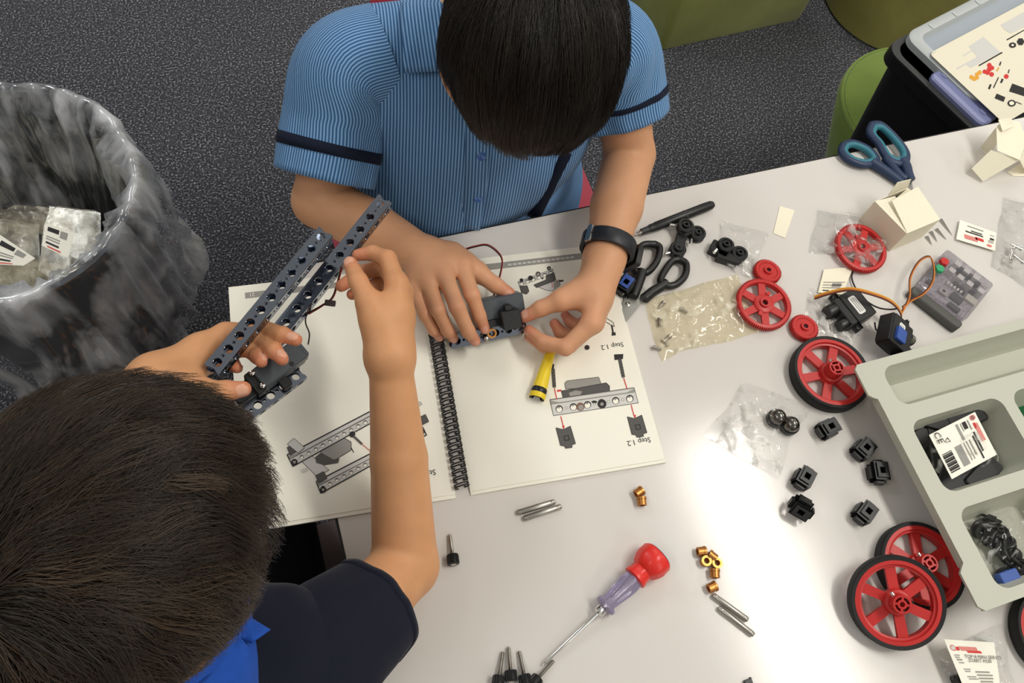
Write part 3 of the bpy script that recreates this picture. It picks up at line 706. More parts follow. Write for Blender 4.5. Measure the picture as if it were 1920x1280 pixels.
def carton2():
    o = thing('opened_carton', 'unfolded cream carton with a flap hanging out at the far right of the table', 'carton', (*P(1885, 290, 0)[:2], ZT), 0, 'cream cardboard cartons')
    c = np.array(o.location); t = .0006
    def sl(name, pts, dz=t):
        p = [P(x, y, z)-c for x, y, z in pts]; e1 = p[1]-p[0]; e2 = p[2]-p[0]; nn = np.cross(e1, e2); nn /= np.linalg.norm(nn); nn = nn if nn[2] > 0 else -nn
        q = [v-nn*t for v in p]; k = len(p); fs = [tuple(range(k)), tuple(range(2*k-1, k-1, -1))]+[(i, k+i, k+(i+1) % k, (i+1) % k) for i in range(k)]
        return link_mesh(name, p+q, fs, m_card, o, smooth=False)
    sl('front_flap', [(1822, 316, .012), (1858, 281, .034), (1912, 300, .034), (1843, 340, .004)])
    sl('side_panel', [(1838, 276, .001), (1868, 238, .040), (1884, 254, .040), (1852, 290, .001)])
    sl('top_panel', [(1868, 238, .042), (1882, 224, .044), (1912, 228, .044), (1925, 262, .040), (1912, 300, .036), (1870, 282, .036)])
    sl('end_flap', [(1872, 224, .050), (1896, 220, .050), (1902, 236, .044), (1880, 246, .044)])
    sl('bottom_panel', [(1888, 322, .001), (1930, 296, .001), (1940, 330, .001), (1900, 330, .001)])
    sl('back_panel', [(1912, 300, .034), (1930, 262, .040), (1945, 300, .002), (1925, 325, .002)])
    mk = P(1868, 264, .0225)-c
    MB().ring([(.003, 0), (.003, .0004), (.0022, .0004), (.0022, 0)], 16, T=TR(*mk, rx=math.radians(50))).build('printed_mark', m_ink3, o)
carton2()

# ================================================================ loose papers and labels
def paper(name, label, corners, z=.0008, lift=0, mat=None, cat='paper'):
    c = P(*corners[0], 0); o = thing(name, label, cat, (c[0], c[1], ZT)); k = np.array(o.location)
    return o, [P(x, y, z+(lift if i in (2, 3) else 0))-k for i, (x, y) in enumerate(corners)]
o, q = paper('paper_strip', 'small blank cream paper strip near the far table edge', [(1462, 386), (1490, 394), (1472, 446), (1450, 437)])
label_card(o, q, 0, mat=m_card, name='strip')
o, q = paper('product_label', 'loose paper label with red logo printed upside down, right of the white carton', [(1866, 470), (1793, 448), (1800, 412), (1868, 436)], .004)
cd_, at_ = label_card(o, q, 0, lines=[(3, .30, .26, .52, .40, .03), (4, .46, .16, .80, .36, .03), (0, .33, .50, .80, .56, .02), (0, .36, .60, .66, .655, .02), (1, .35, .80, .78, .85, 0), (1, .06, .34, .2, .38), (1, .06, .42, .2, .46), (0, .05, .50, .16, .6), (1, .05, .72, .16, .76), ('o', .16, .17, .07, 4)])
o, q = paper('instruction_slip', 'folded printed slip under the servo wires', [(1545, 505), (1600, 500), (1580, 552), (1534, 548)], .003)
label_card(o, q, 0, mat=m_card, name='slip', lines=[(1, .1, .55, .9, .58), (1, .1, .66, .85, .69), (1, .1, .77, .9, .80), (0, .15, .88, .4, .92), (1, .45, .60, .8, .75)])
# small steel slivers by the carton
o = thing('metal_axle_set', 'fan of thin grey metal strips sticking out under the carton', 'metal strips', (*P(1765, 435, 0)[:2], ZT)); k = np.array(o.location)
for i, (a, b) in enumerate((((1738, 442), (1748, 458)), ((1746, 433), (1758, 452)), ((1756, 428), (1775, 448)), ((1764, 410), (1786, 440)))):
    p0, p1 = P(*a, .002)-k, P(*b, .002)-k; d = (p1-p0)[:2]; d /= np.linalg.norm(d); nn = np.array([-d[1], d[0]])*.0028
    MB().prism([(p0[0]+nn[0], p0[1]+nn[1]), (p0[0]-nn[0], p0[1]-nn[1]), (p1[0], p1[1])], .0004, .0014).build('strip', m_steel, o, smooth=False)

# ================================================================ bags on the table
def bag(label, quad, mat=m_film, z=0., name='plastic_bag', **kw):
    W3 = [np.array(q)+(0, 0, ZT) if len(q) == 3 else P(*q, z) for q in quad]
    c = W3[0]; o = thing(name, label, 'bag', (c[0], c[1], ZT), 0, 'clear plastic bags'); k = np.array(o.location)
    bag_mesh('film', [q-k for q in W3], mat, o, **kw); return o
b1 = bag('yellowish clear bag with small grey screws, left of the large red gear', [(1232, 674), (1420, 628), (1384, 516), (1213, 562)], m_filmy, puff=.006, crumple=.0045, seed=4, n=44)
k = np.array(b1.location)
for i, (x, y, a) in enumerate(((1236, 577, .6), (1289, 586, 2.2), (1236, 612, 1.2), (1246, 640, .5), (1254, 648, 1.9), (1240, 655, 2.6))):
    q = P(x, y, .003)-k; MB().lathe([(.0016, 0), (.0016, .008), (.0028, .008), (.0028, .0105)], 10, T=TR(q[0], q[1], .003, ry=RX90, rz=a)).build('bagged_screw', m_steel, b1)
b2 = bag('clear crinkled bag holding two dark steel balls, on the table glare', [(1320, 815), (1455, 897), (1515, 760), (1388, 718)], puff=.010, crumple=.005, seed=9, n=44)
k = np.array(b2.location)
m_ball = M('dark_steel', (120, 118, 112), .2, 1.)
for x, y in ((1458, 782), (1483, 796)):
    q = P(x, y, .010)-k
    MB().sphere((q[0], q[1], .0105), .0095, 10).build('steel_ball', m_ball, b2); MB().lathe([(.0105, .002), (.0108, .009), (.0095, .0105)], 24, T=Matrix.Translation((q[0], q[1], 0)), cap=False).build('ball_cup', m_blk, b2)
b3 = bag('flat clear film under the pair of black hubs', [(1330, 500), (1410, 520), (1445, 440), (1350, 412)], puff=.003, crumple=.003, seed=12, n=30)
b4 = bag('crumpled clear bag behind the gear leaning on the carton', [(1510, 470), (1600, 490), (1640, 405), (1530, 395)], puff=.012, crumple=.008, seed=15, n=40)
b5 = bag('clear film lying over the red gear at the carton', [(1572, 478), (1640, 498), (1660, 452), (1580, 440)], z=.012, puff=.005, crumple=.006, seed=18, n=30)
b6 = bag('flat clear bag under the black servo with cylinder shafts', [(1500, 610), (1600, 650), (1640, 590), (1520, 540)], puff=.002, crumple=.003, seed=22, n=30)
b7 = bag('bulging clear bag of metal parts cut off by the right edge', [(1862, 500), (1960, 560), (1985, 400), (1880, 370)], puff=.030, crumple=.008, seed=25, n=40)
k = np.array(b7.location)
for i, (x, y, a) in enumerate(((1895, 470, .3), (1905, 488, 1.4), (1915, 470, 2.3), (1890, 492, .8), (1925, 480, .2), (1912, 500, 2))):
    q = P(x, y, .008)-k; MB().lathe([(.0012, 0), (.003, .001), (.003, .004), (.0018, .004), (.0018, .016)], 12, T=TR(q[0], q[1], .006+.002*i, ry=RX90, rz=a)).build('bagged_bolt', m_chrome, b7)
b8 = bag('clear bag with a white label carrying a red logo, below the two stacked wheels', [(1752, 1228), (1790, 1330), (1915, 1330), (1878, 1170)], puff=.012, crumple=.004, seed=28, n=40)
k = np.array(b8.location)
cq = [P(1770, 1198, .020)-k, P(1864, 1204, .018)-k, P(1878, 1300, .018)-k, P(1812, 1300, .020)-k]
cd_, at_ = label_card(b8, cq, 0, lines=[(3, .17, .13, .24, .2), (4, .24, .12, .60, .2, .03), (3, .38, .19, .68, .235, .02), (1, .08, .28, .20, .30), (1, .08, .32, .18, .34), (1, .10, .36, .22, .39), (1, .12, .42, .24, .44),
      (1, .18, .54, .34, .56), (1, .19, .58, .32, .60), (1, .2, .68, .42, .70), (1, .22, .72, .46, .74), (1, .44, .58, .78, .61), (1, .46, .64, .84, .67), (1, .48, .70, .84, .73), (1, .50, .76, .82, .79), ('o', .115, .155, .058, 4), ('o', .115, .155, .045, 2)])
card_text(cd_, at_, 'TOP 8 MINI SERVO', .68, .31, .0047); card_text(cd_, at_, 'START HUB', .60, .385, .0047)
MB().rbox(-.012, .012, -.01, .01, 0, .012, .003, 3, T=Matrix.Translation(V(P(1806, 1280, 0)-k))).build('bagged_hub', m_blk, b8)
# bags in the tray
b9 = bag('clear bag of black parts with barcode label in the tray compartment', [(.597, .058, .008), (.693, .058, .008), (.693, .118, .008), (.597, .118, .008)], puff=.034, crumple=.006, seed=31, n=44, z=.014)
k = np.array(b9.location)
for i, (x, y, a, L) in enumerate(((1735, 815, .3, .05), (1752, 850, 1.2, .06), (1770, 885, .9, .06), (1790, 905, .2, .05), (1760, 800, 2.6, .05), (1800, 790, .1, .05), (1830, 895, .4, .05))):
    q = P(x, y, .012)-k; MB().rbox(-L/2, L/2, -.011, .011, 0, .016, .004, 3, T=TR(q[0], q[1], .006+.001*i, rz=a)).build('bagged_part', m_blk, b9)
cq = [P(1828, 772, .046)-k, P(1869, 852, .042)-k, P(1785, 898, .042)-k, P(1742, 815, .046)-k]
cd_, at_ = label_card(b9, cq, 0, lines=[(3, .19, .10, .32, .15, .0), (4, .22, .06, .62, .14), ('o', .085, .10, .06, 4), ('o', .085, .10, .047, 2), (0, .36, .19, .80, .225), (0, .42, .245, .94, .275), (1, .08, .2, .3, .23), (0, .08, .26, .24, .34), (1, .08, .36, .26, .38), (1, .06, .42, .42, .47),
      (1, .46, .34, .80, .37), (1, .46, .41, .86, .43), (1, .46, .47, .86, .49), (1, .46, .54, .90, .68)]
      +[(0, .48+.42*j/14, .76, .48+.42*j/14+.016+.01*(j % 3), .96) for j in range(14)]+[(1, .48, .75, .92, .97)][:0])
card_text(cd_, at_, 'CE', .14, .88, .011); 
tri = [at_(.22, .72, .0008), at_(.32, .70, .0008), at_(.28, .80, .0008)]
MB().tube(tri+[tri[0]], .0004, 4).build('recycling_mark', m_ink2, cd_)
b10 = bag('clear bag of black rubber parts in the lower tray compartment', [(.598, -.046, .008), (.692, -.046, .008), (.692, .016, .008), (.598, .016, .008)], puff=.026, crumple=.006, seed=35, n=40, z=.012)
k = np.array(b10.location)
for i, (x, y) in enumerate(((1838, 990), (1852, 1004), (1866, 1022), (1878, 1040), (1890, 1056), (1858, 984), (1872, 1004), (1888, 1026), (1900, 1044), (1908, 1066), (1890, 1080))):
    q = P(x, y, .012)-k; pulley('bagged_pulley', b10, q[0], q[1], .008+.0012*(i % 5), i*.5, .5+.3*(i % 3), .0105)
MB().rbox(-.011, .011, -.007, .007, 0, .01, .002, 2, T=Matrix.Translation(V(P(1884, 1084, .018)-k))).build('blue_part', m_bluef, b10)
b11 = bag('green film bag in the tray at the right edge', [(1898, 765), (1930, 850), (1990, 830), (1960, 745)], m_green_film, puff=.020, crumple=.008, seed=39, n=36, z=.020)

# ================================================================ bin rubbish
def rubbish(label, quad, seed, card=None, zz=-.42):
    c = P(*quad[0], zz); o = thing('discarded_bag', label, 'bag', (c[0], c[1], c[2]), 0, 'empty plastic bags in the bin'); k = np.array(o.location)
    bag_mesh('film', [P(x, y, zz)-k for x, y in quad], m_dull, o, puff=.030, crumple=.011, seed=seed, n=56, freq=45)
    if card:
        label_card(o, [P(x, y, zz+.055)-k for x, y in card], 0, lines=[(0, .1, .12, .5, .3), (1, .55, .12, .8, .4), (1, .1, .5, .6, .55), (1, .1, .6, .6, .65), (0, .12, .74, .6, .82), (3, .2, .9, .7, .95)])
    return o
rubbish('empty clear bag with barcode label, right-hand one in the bin', [(70, 520), (200, 520), (190, 400), (90, 385)], 41, [(86, 418), (140, 436), (128, 484), (78, 460)], -.42)
rubbish('empty clear bag with white label, at the left edge of the bin', [(-60, 520), (70, 545), (75, 420), (-40, 405)], 44, [(0, 440), (66, 484), (44, 498), (-30, 494)], -.44)
rubbish('yellowish empty bag lying lowest in the bin, without label', [(-40, 560), (110, 560), (150, 500), (20, 480)], 47, None, -.46)
rubbish('folded clear bag standing up at the back of the bin', [(-20, 430), (100, 440), (130, 395), (0, 400)], 50, None, -.47)

# ================================================================ pins, bushings, screws
def pin(label, a, b, r=.0030):
    A, B = P(*a, r), P(*b, r); L = float(np.linalg.norm(B-A)); o = thing('steel_pin', label, 'pin', (A[0], A[1], ZT), yaw_of(A, B), 'short steel pins')
    MB().lathe([(r*.75, 0), (r, r*.4), (r, L-r*.4), (r*.75, L)], 16, T=TR(0, 0, r, ry=RX90)).build('shaft', M('satin_steel', (176, 172, 164), .36, 1.), o)
    for x in (.004, L-.004): MB().lathe([(r*1.02, -.0004), (r*1.02, .0004)], 16, T=TR(x, 0, r, ry=RX90), cap=False).build('chamfer_ring', m_steel, o)
pin('upper of two steel pins below the notebook', (970, 961), (1040, 940)); pin('lower of two steel pins below the notebook', (982, 972), (1052, 949))
pin('steel pin nearest the bronze bushings in the glare', (1336, 1115), (1402, 1162)); pin('steel pin furthest from the bronze bushings', (1347, 1139), (1413, 1190))
def bushing(label, x, y, ang, lie=True, r=.0049, L=.0088, z=0):
    p = P(x, y, r); o = thing('bronze_bushing', label, 'bushing', (p[0], p[1], ZT+z), ang, 'small bronze bushings')
    T = TR(-L/2, 0, r*1.12, ry=RX90) if lie else TR(0, 0, 0)
    MB().ring([(r*.62, 0), (r, 0), (r, L*.72), (r*1.12, L*.74), (r*1.12, L), (r*.62, L)], 22, T).build('sleeve', m_bronze, o)
bushing('upper of two touching bronze bushings below the notebook corner', 1198, 923, .3); bushing('lower of two touching bronze bushings below the notebook corner', 1203, 940, 1.3)
bushing('topmost bronze bushing of the pile in the glare', 1315, 1034, -.2); bushing('bronze bushing standing hollow side up, left in the pile', 1323, 1052, 0, False)
bushing('bronze bushing lying across the top right of the pile', 1335, 1043, 2.2); bushing('bronze bushing standing hollow side up, right in the pile', 1343, 1056, 0, False)
bushing('bronze bushing hanging at the bottom of the pile', 1340, 1075, 1.2); bushing('single bronze bushing just above the steel pins', 1335, 1101, .1)
def thumbscrew(label, tip, head, r=.0062):
    A, B = P(*head, r), P(*tip, .002); L = float(np.linalg.norm((B-A)[:2])); o = thing('thumb_screw', label, 'screw', (A[0], A[1], ZT), yaw_of(A, B), 'black knurled head screws')
    t = math.atan2(r-.0016, L)
    T = TR(0, 0, r, ry=RX90+t)
    kn = toothed(22, r, .0007); h = MB().loft([[(x*.9, y*.9, -.0065) for x, y in kn], [(x, y, -.0055) for x, y in kn], [(x, y, .0025) for x, y in kn], [(x*.92, y*.92, .0035) for x, y in kn]], T=T).build('knurled_head', m_blk, o, angle=30)
    MB().lathe([(.0032, -.0069), (.0001, -.0069)], 8, T=T, cap=False).build('hex_socket', m_steel, h)
    prof = [(.0020, .003)]; zz = .004
    while zz < L-.001: prof += [(.0021, zz), (.0017, zz+.0005)]; zz += .001
    prof.append((.0008, L)); MB().lathe(prof, 10, T=T).build('thread', m_steel, o)
thumbscrew('single black-headed screw below the notebook, beside the bare forearm', (843, 1000), (849, 1046))
thumbscrew('leftmost black-headed screw at the bottom edge', (943, 1220), (935, 1274)); thumbscrew('second black-headed screw from the left, topmost at the bottom edge', (953, 1211), (958, 1264))
thumbscrew('third black-headed screw from the left at the bottom edge', (973, 1219), (984, 1272)); thumbscrew('black-headed screw pointing up right, beside the screwdriver tip', (1039, 1237), (1005, 1275))
o = thing('plastic_crumb', 'tiny black plastic piece at the bottom edge right of centre', 'plastic piece', (*P(1403, 1279, .002)[:2], ZT)); MB().rbox(-.004, .004, -.003, .003, 0, .004, .001, 2).build('chip', m_blk, o); MB().rbox(-.001, .006, -.001, .001, .0, .0018, .0005, 2, T=TR(rz=.6)).build('burr', m_blk, o)

# ================================================================ red screwdriver
def screwdriver():
    tip, cap = P(1018, 1246, .004), P(1236, 1040, .017); d = cap-tip; L = float(np.linalg.norm(d)); o = thing('screwdriver', 'red and clear violet-tinted handle screwdriver with steel shaft', 'screwdriver', (tip[0], tip[1], ZT), yaw_of(tip, cap))
    el = math.atan2(.014-.004, L); T = TR(0, 0, .004, ry=RX90-el)
    MB().lathe([(.0008, 0), (.0019, .004), (.0021, L*.48)], 14, T=T).build('shaft', m_chrome, o)
    MB().lathe([(.0035, L*.455), (.0058, L*.465), (.0058, L*.505), (.0045, L*.515)], 20, T=T).build('collar', m_chrome, o)
    mv = M('clear_violet_plastic', (206, 198, 232), .08, trans=.75, ior=1.4, spec=.6)
    n = 48; prof = [(.0085, .51), (.0115, .52), (.0115, .535), (.0080, .55), (.0086, .60), (.0105, .68), (.0108, .74), (.0095, .80)]
    Lp = [[(r*(1+.07*math.cos(6*2*math.pi*i/n))*math.cos(2*math.pi*i/n), r*(1+.07*math.cos(6*2*math.pi*i/n))*math.sin(2*math.pi*i/n), L*z) for i in range(n)] for r, z in prof]
    MB().loft(Lp, T=T).build('clear_grip', mv, o, angle=60)
    MB().lathe([(.0032, L*.52), (.0032, L*.80)], 12, T=T).build('inner_bit', m_steel, o)
    m_rs = M('glossy_red_plastic', (222, 48, 40), .32)
    Lp = []
    for r, z, f in ((.0105, .775, 0), (.0128, .782, 0), (.0128, .80, 0), (.0115, .812, .02), (.0112, .855, .03), (.0135, .862, .02), (.0165, .90, .03), (.0178, .93, .02), (.0178, .985, .01), (.0160, 1.0, 0)):
        Lp.append([(r*(1+f*math.cos(8*2*math.pi*i/n))*math.cos(2*math.pi*i/n), r*(1+f*math.cos(8*2*math.pi*i/n))*math.sin(2*math.pi*i/n), L*z) for i in range(n)])
    MB().loft(Lp, T=T).build('red_cap', m_rs, o, angle=50)
    MB().lathe([(.0155, L*1.0), (.0148, L*1.006), (.0002, L*1.008)], 32, T=T).build('end_disc', M('dark_blue_plastic', (40, 40, 78), .4), o)
screwdriver()

# ================================================================ yellow driver
def yellow_driver():
    a, b = P(1034, 655, .018), P(1009, 738, .010); o = thing('yellow_driver', 'yellow tapered nut driver with black band and hollow end, under the right hand', 'screwdriver', (b[0], b[1], ZT+.0005), yaw_of(b, a))
    L = float(np.linalg.norm(a-b)); T = TR(-.006, 0, .0092, ry=RX90-.06)
    m_y = M('yellow_plastic', (232, 204, 34), .4)
    MB().lathe([(.0088, .0), (.0092, .001), (.0092, .006), (.0080, .0065)], 28, T=T, cap=False).build('end_ring', m_y, o)
    MB().lathe([(.0088, .0005), (.0065, .0008), (.006, .004), (.0001, .0045)], 28, T=T, cap=False).build('hollow_end', m_blk, o)
    MB().lathe([(.0086, .006), (.0089, .007), (.0089, .0115), (.0084, .0125)], 28, T=T).build('black_band', m_blk, o)
    MB().lathe([(.0082, .012), (.0080, .018), (.0060, .045), (.0055, L+.004)], 28, T=T).build('handle', m_y, o)
    MB().lathe([(.0048, L+.003), (.0042, L+.006), (.0020, L+.008), (.0020, L+.02)], 16, T=T).build('driver_tip', m_blk, o)
yellow_driver()

# ================================================================ servos
m_servo = M('servo_black', (27, 28, 29), .42, bump=(300, .06)); m_servo_g = M('servo_grey', (72, 78, 84), .4, bump=(300, .05))
def servo_parts(o, body, posts=True, label=True, T=Matrix()):
    b = MB().rbox(-.020, .020, 0, .027, 0, .020, .002, 3, T=T).build('case', body, o)
    MB().rbox(-.0195, .0195, .0265, .030, .001, .019, .002, 2, T=T).build('end_cap', body, o)
    for s in (-1, 1):
        MB().holed(min(s*.0195, s*.0275), max(s*.0195, s*.0275), -.0075, .0075, -.0028, 0, circ(s*.0235, 0, .0022, 12), T@TR(0, 0, .010, rx=RX90)@TR(0, 0, .0014)).build('mounting_ear', body, o)
    MB().rbox(-.0195, .0195, -.010, 0, .001, .019, .003, 3, T=T).build('gear_case', body, o)
    if posts:
        MB().lathe([(.0085, 0), (.0085, .012), (.0078, .0135), (.0035, .0135)], 24, T=T@TR(-.010, -.009, .010, rx=RX90)).build('output_hub', m_blk, o)
        MB().lathe([(.0075, 0), (.0075, .010), (.0068, .0115), (.0030, .0115)], 24, T=T@TR(.011, -.009, .010, rx=RX90)).build('idler_hub', m_blk, o)
    if label:
        lb = MB().loft([[(x, y, .0201) for x, y in rrect(-.0125, .0125, .007, .0175, .0025, 4)], [(x, y, .0204) for x, y in rrect(-.0125, .0125, .007, .0175, .0025, 4)]], T=T).build('sticker', M('sticker_white', (232, 232, 228), .5), o)
        pr = MB()
        for r_ in (.0095, .0122, .0149): pr.add([T@Vector(v) for v in ((-.010, r_, .0206), (.010, r_, .0206), (.010, r_+.0012, .0206), (-.010, r_+.0012, .0206))], [(0, 1, 2, 3)])
        pr.build('printed_lines', m_ink3, lb, smooth=False)
    return b
a0 = yaw_of(P(1564, 558, .02), P(1607, 612, .02)); p = P(1585, 586, .010)
sv = thing('servo_motor', 'black servo motor with white sticker lying between gears and wires', 'servo', (p[0], p[1], ZT), a0+math.pi*0, 'black servo motors')
servo_parts(sv, m_servo)
# put the shaft side towards the left of the photograph
u = np.array([math.cos(a0), math.sin(a0)]); nrm = np.array([-u[1], u[0]]); want = (P(1540, 610, 0)-P(1585, 586, 0))[:2]
if nrm@want > 0: sv.rotation_euler[2] = a0+math.pi
p = P(1676, 632, .014)
sv2 = thing('servo_motor', 'black servo motor with grey sticker tipped on edge against the tray', 'servo', (p[0]-.004, p[1]-.004, ZT+.012), 0, 'black servo motors', rot=(math.radians(28), math.radians(0), yaw_of(P(1655, 660, .02), P(1668, 598, .02))))
servo_parts(sv2, m_servo)
MB().rbox(-.014, .004, .006, .022, .020, .024, .002, 2).build('blue_plug', m_bluef, sv2)
MB().lathe([(.004, 0), (.004, .006), (.0025, .007)], 14, T=TR(.008, -.010, .016, rx=RX90)).build('steel_screw', m_chrome, sv2)

def cable(label, strands, r=.0010, name='servo_cable'):
    c = P(*strands[0][1][0][:2], 0); o = thing(name, label, 'cable', (c[0], c[1], ZT), 0, 'servo cables'); k = np.array(o.location)
    for mat, pts in strands: MB().tube(spline([P(*q)-k for q in pts], 8), r, 7).build('wire', mat, o, angle=70)
    return o
m_wbr = M('brown_wire', (92, 44, 26), .45); m_wor = M('orange_wire', (206, 122, 48), .45); m_wrd = M('red_wire', (140, 36, 28), .45); m_wye = M('yellow_wire', (214, 160, 44), .45); m_wbk = M('black_wire', (36, 24, 22), .45)
def off(pts, dx, dy, dz=0): return [(x+dx, y+dy, z+dz) for x, y, z in pts]
base = [(1527, 558, .010), (1555, 549, .022), (1595, 542, .034), (1640, 552, .038), (1672, 566, .034), (1688, 584, .030), (1690, 600, .026)]
cable('flat orange, brown and yellow cable arching over the black servo', [(m_wye, off(base, 0, -2.5)), (m_wor, base), (m_wbr, off(base, 0, 2.5))])
loop = [(1688, 588, .028), (1704, 556, .020), (1706, 520, .016), (1722, 490, .016), (1742, 480, .020), (1750, 500, .026), (1748, 526, .028), (1732, 548, .024), (1708, 562, .018), (1692, 575, .026)]
cable('brown and orange cable looping over the clear controller', [(m_wbr, loop), (m_wor, off(loop, 1.5, 2, .001))], .0009)
cable('thin brown wire curving from under the gear to the tipped servo', [(m_wbk, [(1602, 500, .002), (1597, 520, .003), (1606, 543, .004), (1622, 562, .006), (1645, 576, .012), (1668, 580, .020), (1684, 578, .028)])], .0010)
cable('short black wire between the two black servos', [(m_wbk, [(1640, 604, .008), (1643, 618, .004), (1652, 617, .008), (1660, 615, .018)])], .0010)

# ================================================================ clear controller
def controller():
    tl, bl, br, tr = P(1735, 540, .0), P(1840, 605, .0), P(1865, 540, .0), P(1778, 466, .0)
    p = P(1788, 540, 0); a = yaw_of(P(1775, 470, .018), P(1862, 536, .018)); o = thing('controller_board', 'transparent controller box with red and green buttons and circuit board', 'controller', (p[0], p[1], ZT), a)
    inv = o.matrix_basis.inverted()
    def L(px, py, z=.018): q = o.matrix_basis.inverted()@V(P(px, py, z)); return q.x, q.y
    bpy.context.view_layer.update()
    q = [L(1778, 466), L(1864, 534), L(1815, 592), L(1722, 530)]
    x0 = min(q[0][0], q[3][0]); x1 = max(q[1][0], q[2][0]); y1 = max(q[0][1], q[1][1]); y0 = min(q[2][1], q[3][1])
    W_ = x1-x0
    clear = film('clear_rigid_plastic', (244, 242, 246), .10, .5, .05, (220, 216, 224))
    MB().rbox(x0+.002, x1-.002, y0+.002, y1-.002, .004, .006, .003, 3).build('circuit_board', M('grey_board', (165, 158, 164), .45, var=(300, .35)), o)
    MB().rbox(x0, x1, y0, y1, .001, .018, .004, 3).build('clear_cover', clear, o)
    MB().rbox(x0-.001, x1+.001, y0-.014, y0-.001, .0, .013, .004, 3).build('battery_rail', M('dark_grey_plastic', (82, 82, 78), .4), o)
    rng = random.Random(3); cw = M('white_socket', (222, 218, 212), .5); cdk = M('dark_chip', (58, 50, 58), .4)
    for name, px, py, mat in (('red_button', 1770, 491, m_red_pl), ('green_button', 1761, 504, M('green_plastic', (52, 158, 108), .4))):
        x, y = L(px, py, .02); MB().lathe([(.0066, .012), (.0066, .020), (.0054, .0225), (.0001, .023)], 6, T=TR(x, y, 0, rz=.4)).build(name, mat, o)
        MB().ring([(.0078, .017), (.0078, .0195), (.0068, .0195), (.0068, .017)], 24, T=TR(x, y, 0)).build('button_ring', clear, o)
    for px, py in ((1795, 496), (1784, 508), (1812, 509), (1800, 521), (1829, 521), (1817, 533), (1838, 546)):
        x, y = L(px, py, .014); MB().rbox(-.0042, .0042, -.0036, .0036, .006, .0165, .0006, 2, T=TR(x, y, 0)).build('pin_socket', cw, o)
    for px, py in ((1800, 504), (1818, 517), (1806, 514), (1832, 532), (1826, 545)):
        x, y = L(px, py, .012); MB().rbox(-.0035, .0035, -.003, .003, .006, .014, .0006, 2, T=TR(x, y, 0)).build('socket_block', cdk, o)
    for px, py, w_, h_, mat in ((1795, 558, .016, .010, cdk), (1770, 546, .012, .008, M('pale_chip', (170, 166, 160), .5)), (1822, 561, .015, .010, M('cream_chip', (206, 200, 184), .5)), (1770, 545, .004, .004, m_blk), (1798, 535, .014, .004, cdk), (1805, 545, .010, .005, cdk), (1745, 528, .008, .006, cdk), (1790, 575, .016, .006, cdk)):
        x, y = L(px, py, .010); MB().rbox(-w_/2, w_/2, -h_/2, h_/2, .006, .010, .0005, 2, T=TR(x, y, 0)).build('chip', mat, o)
    for k in range(5):
        x, y = L(1778+k*6, 530+k*4.2, .010); MB().rbox(-.0012, .0012, -.0022, .0022, .006, .0105, .0004, 2, T=TR(x, y, 0)).build('resistor', cw, o)
controller()
# ================================================================ spiral notebook
NBO = np.array([.0976, .198, ZT]); NBY = math.radians(-6.25); PW, PH = .216, .279
nb = thing('spiral_notebook', 'open spiral-bound instruction book with upside-down robot diagrams', 'book', NBO, NBY)
NBI = nb.matrix_basis.inverted()
def NL(px, py, z=.0054):
    q = NBI@V(P(px, py, z)); return q.x, q.y
def page_z(x):
    d = abs(x)-.008
    return .0048-.0022*math.exp(-max(d, 0)/.012)
def page(name, side, th_top, y0=0., y1=PH, x_in=.008, x_out=.008+PW, zb=0., zoff=0.):
    n, m = 28, 6; vs = []; fs = []
    for lay in (0, 1):
        for j in range(m+1):
            for i in range(n+1):
                x = x_in+(x_out-x_in)*i/n; y = y0+(y1-y0)*j/m
                z = page_z(x)+zoff if lay == 0 else page_z(x)*.0+zb
                vs.append((side*x, y, z))
    N = (n+1)*(m+1)
    for j in range(m):
        for i in range(n):
            a = j*(n+1)+i; f = (a, a+1, a+n+2, a+n+1); g = (N+a, N+a+n+1, N+a+n+2, N+a+1)
            if side < 0: f, g = f[::-1], g[::-1]
            fs += [f, g]
    for i in range(n): a = m*(n+1)+i; fs += [(i+1, i, N+i, N+i+1), (a, a+1, N+a+1, N+a)]
    for j in range(m): a = j*(n+1); fs += [(a, a+n+1, N+a+n+1, N+a), (a+2*n+1, a+n, N+a+n, N+a+2*n+1)]
    return link_mesh(name, vs, fs, m_paper, nb, angle=30)
page('right_pages', 1, 0); page('left_pages', -1, 0, zb=.0008)
page('lower_sheet', 1, 0, y0=-.0035, y1=PH-.004, x_out=.008+PW+.0015, zb=0., zoff=-.0012)
page('lower_sheet', -1, 0, y0=-.004, y1=PH-.003, x_out=.008+PW-.001, zb=.0004, zoff=-.0012)
m_coil = M('black_coil', (24, 24, 26), .35)
pitch = .0074; ring0 = None
for k in range(37):
    if ring0 is None:
        pts = []; R_ = .0062
        for i in range(17): a = math.radians(-150+300*i/16); pts.append((R_*1.25*math.sin(a), 0, R_*math.cos(a)))
        for i in range(17): a = math.radians(150-300*i/16); pts.append((R_*1.25*math.sin(a), .0026, R_*math.cos(a)))
        mb = MB().tube(pts, .00085, 6); ring0 = mb.build('coil_ring', m_coil, nb, angle=70); r_ = ring0
    else:
        r_ = ring0.copy(); COL.objects.link(r_)
    r_.location = (0, .006+k*pitch, .0062); r_.rotation_euler = (0, 0, .12)
punch = MB()
NBM = [m_ink, m_ink2, m_ink3, m_ink4, m_inkr, m_inkb, m_paper]
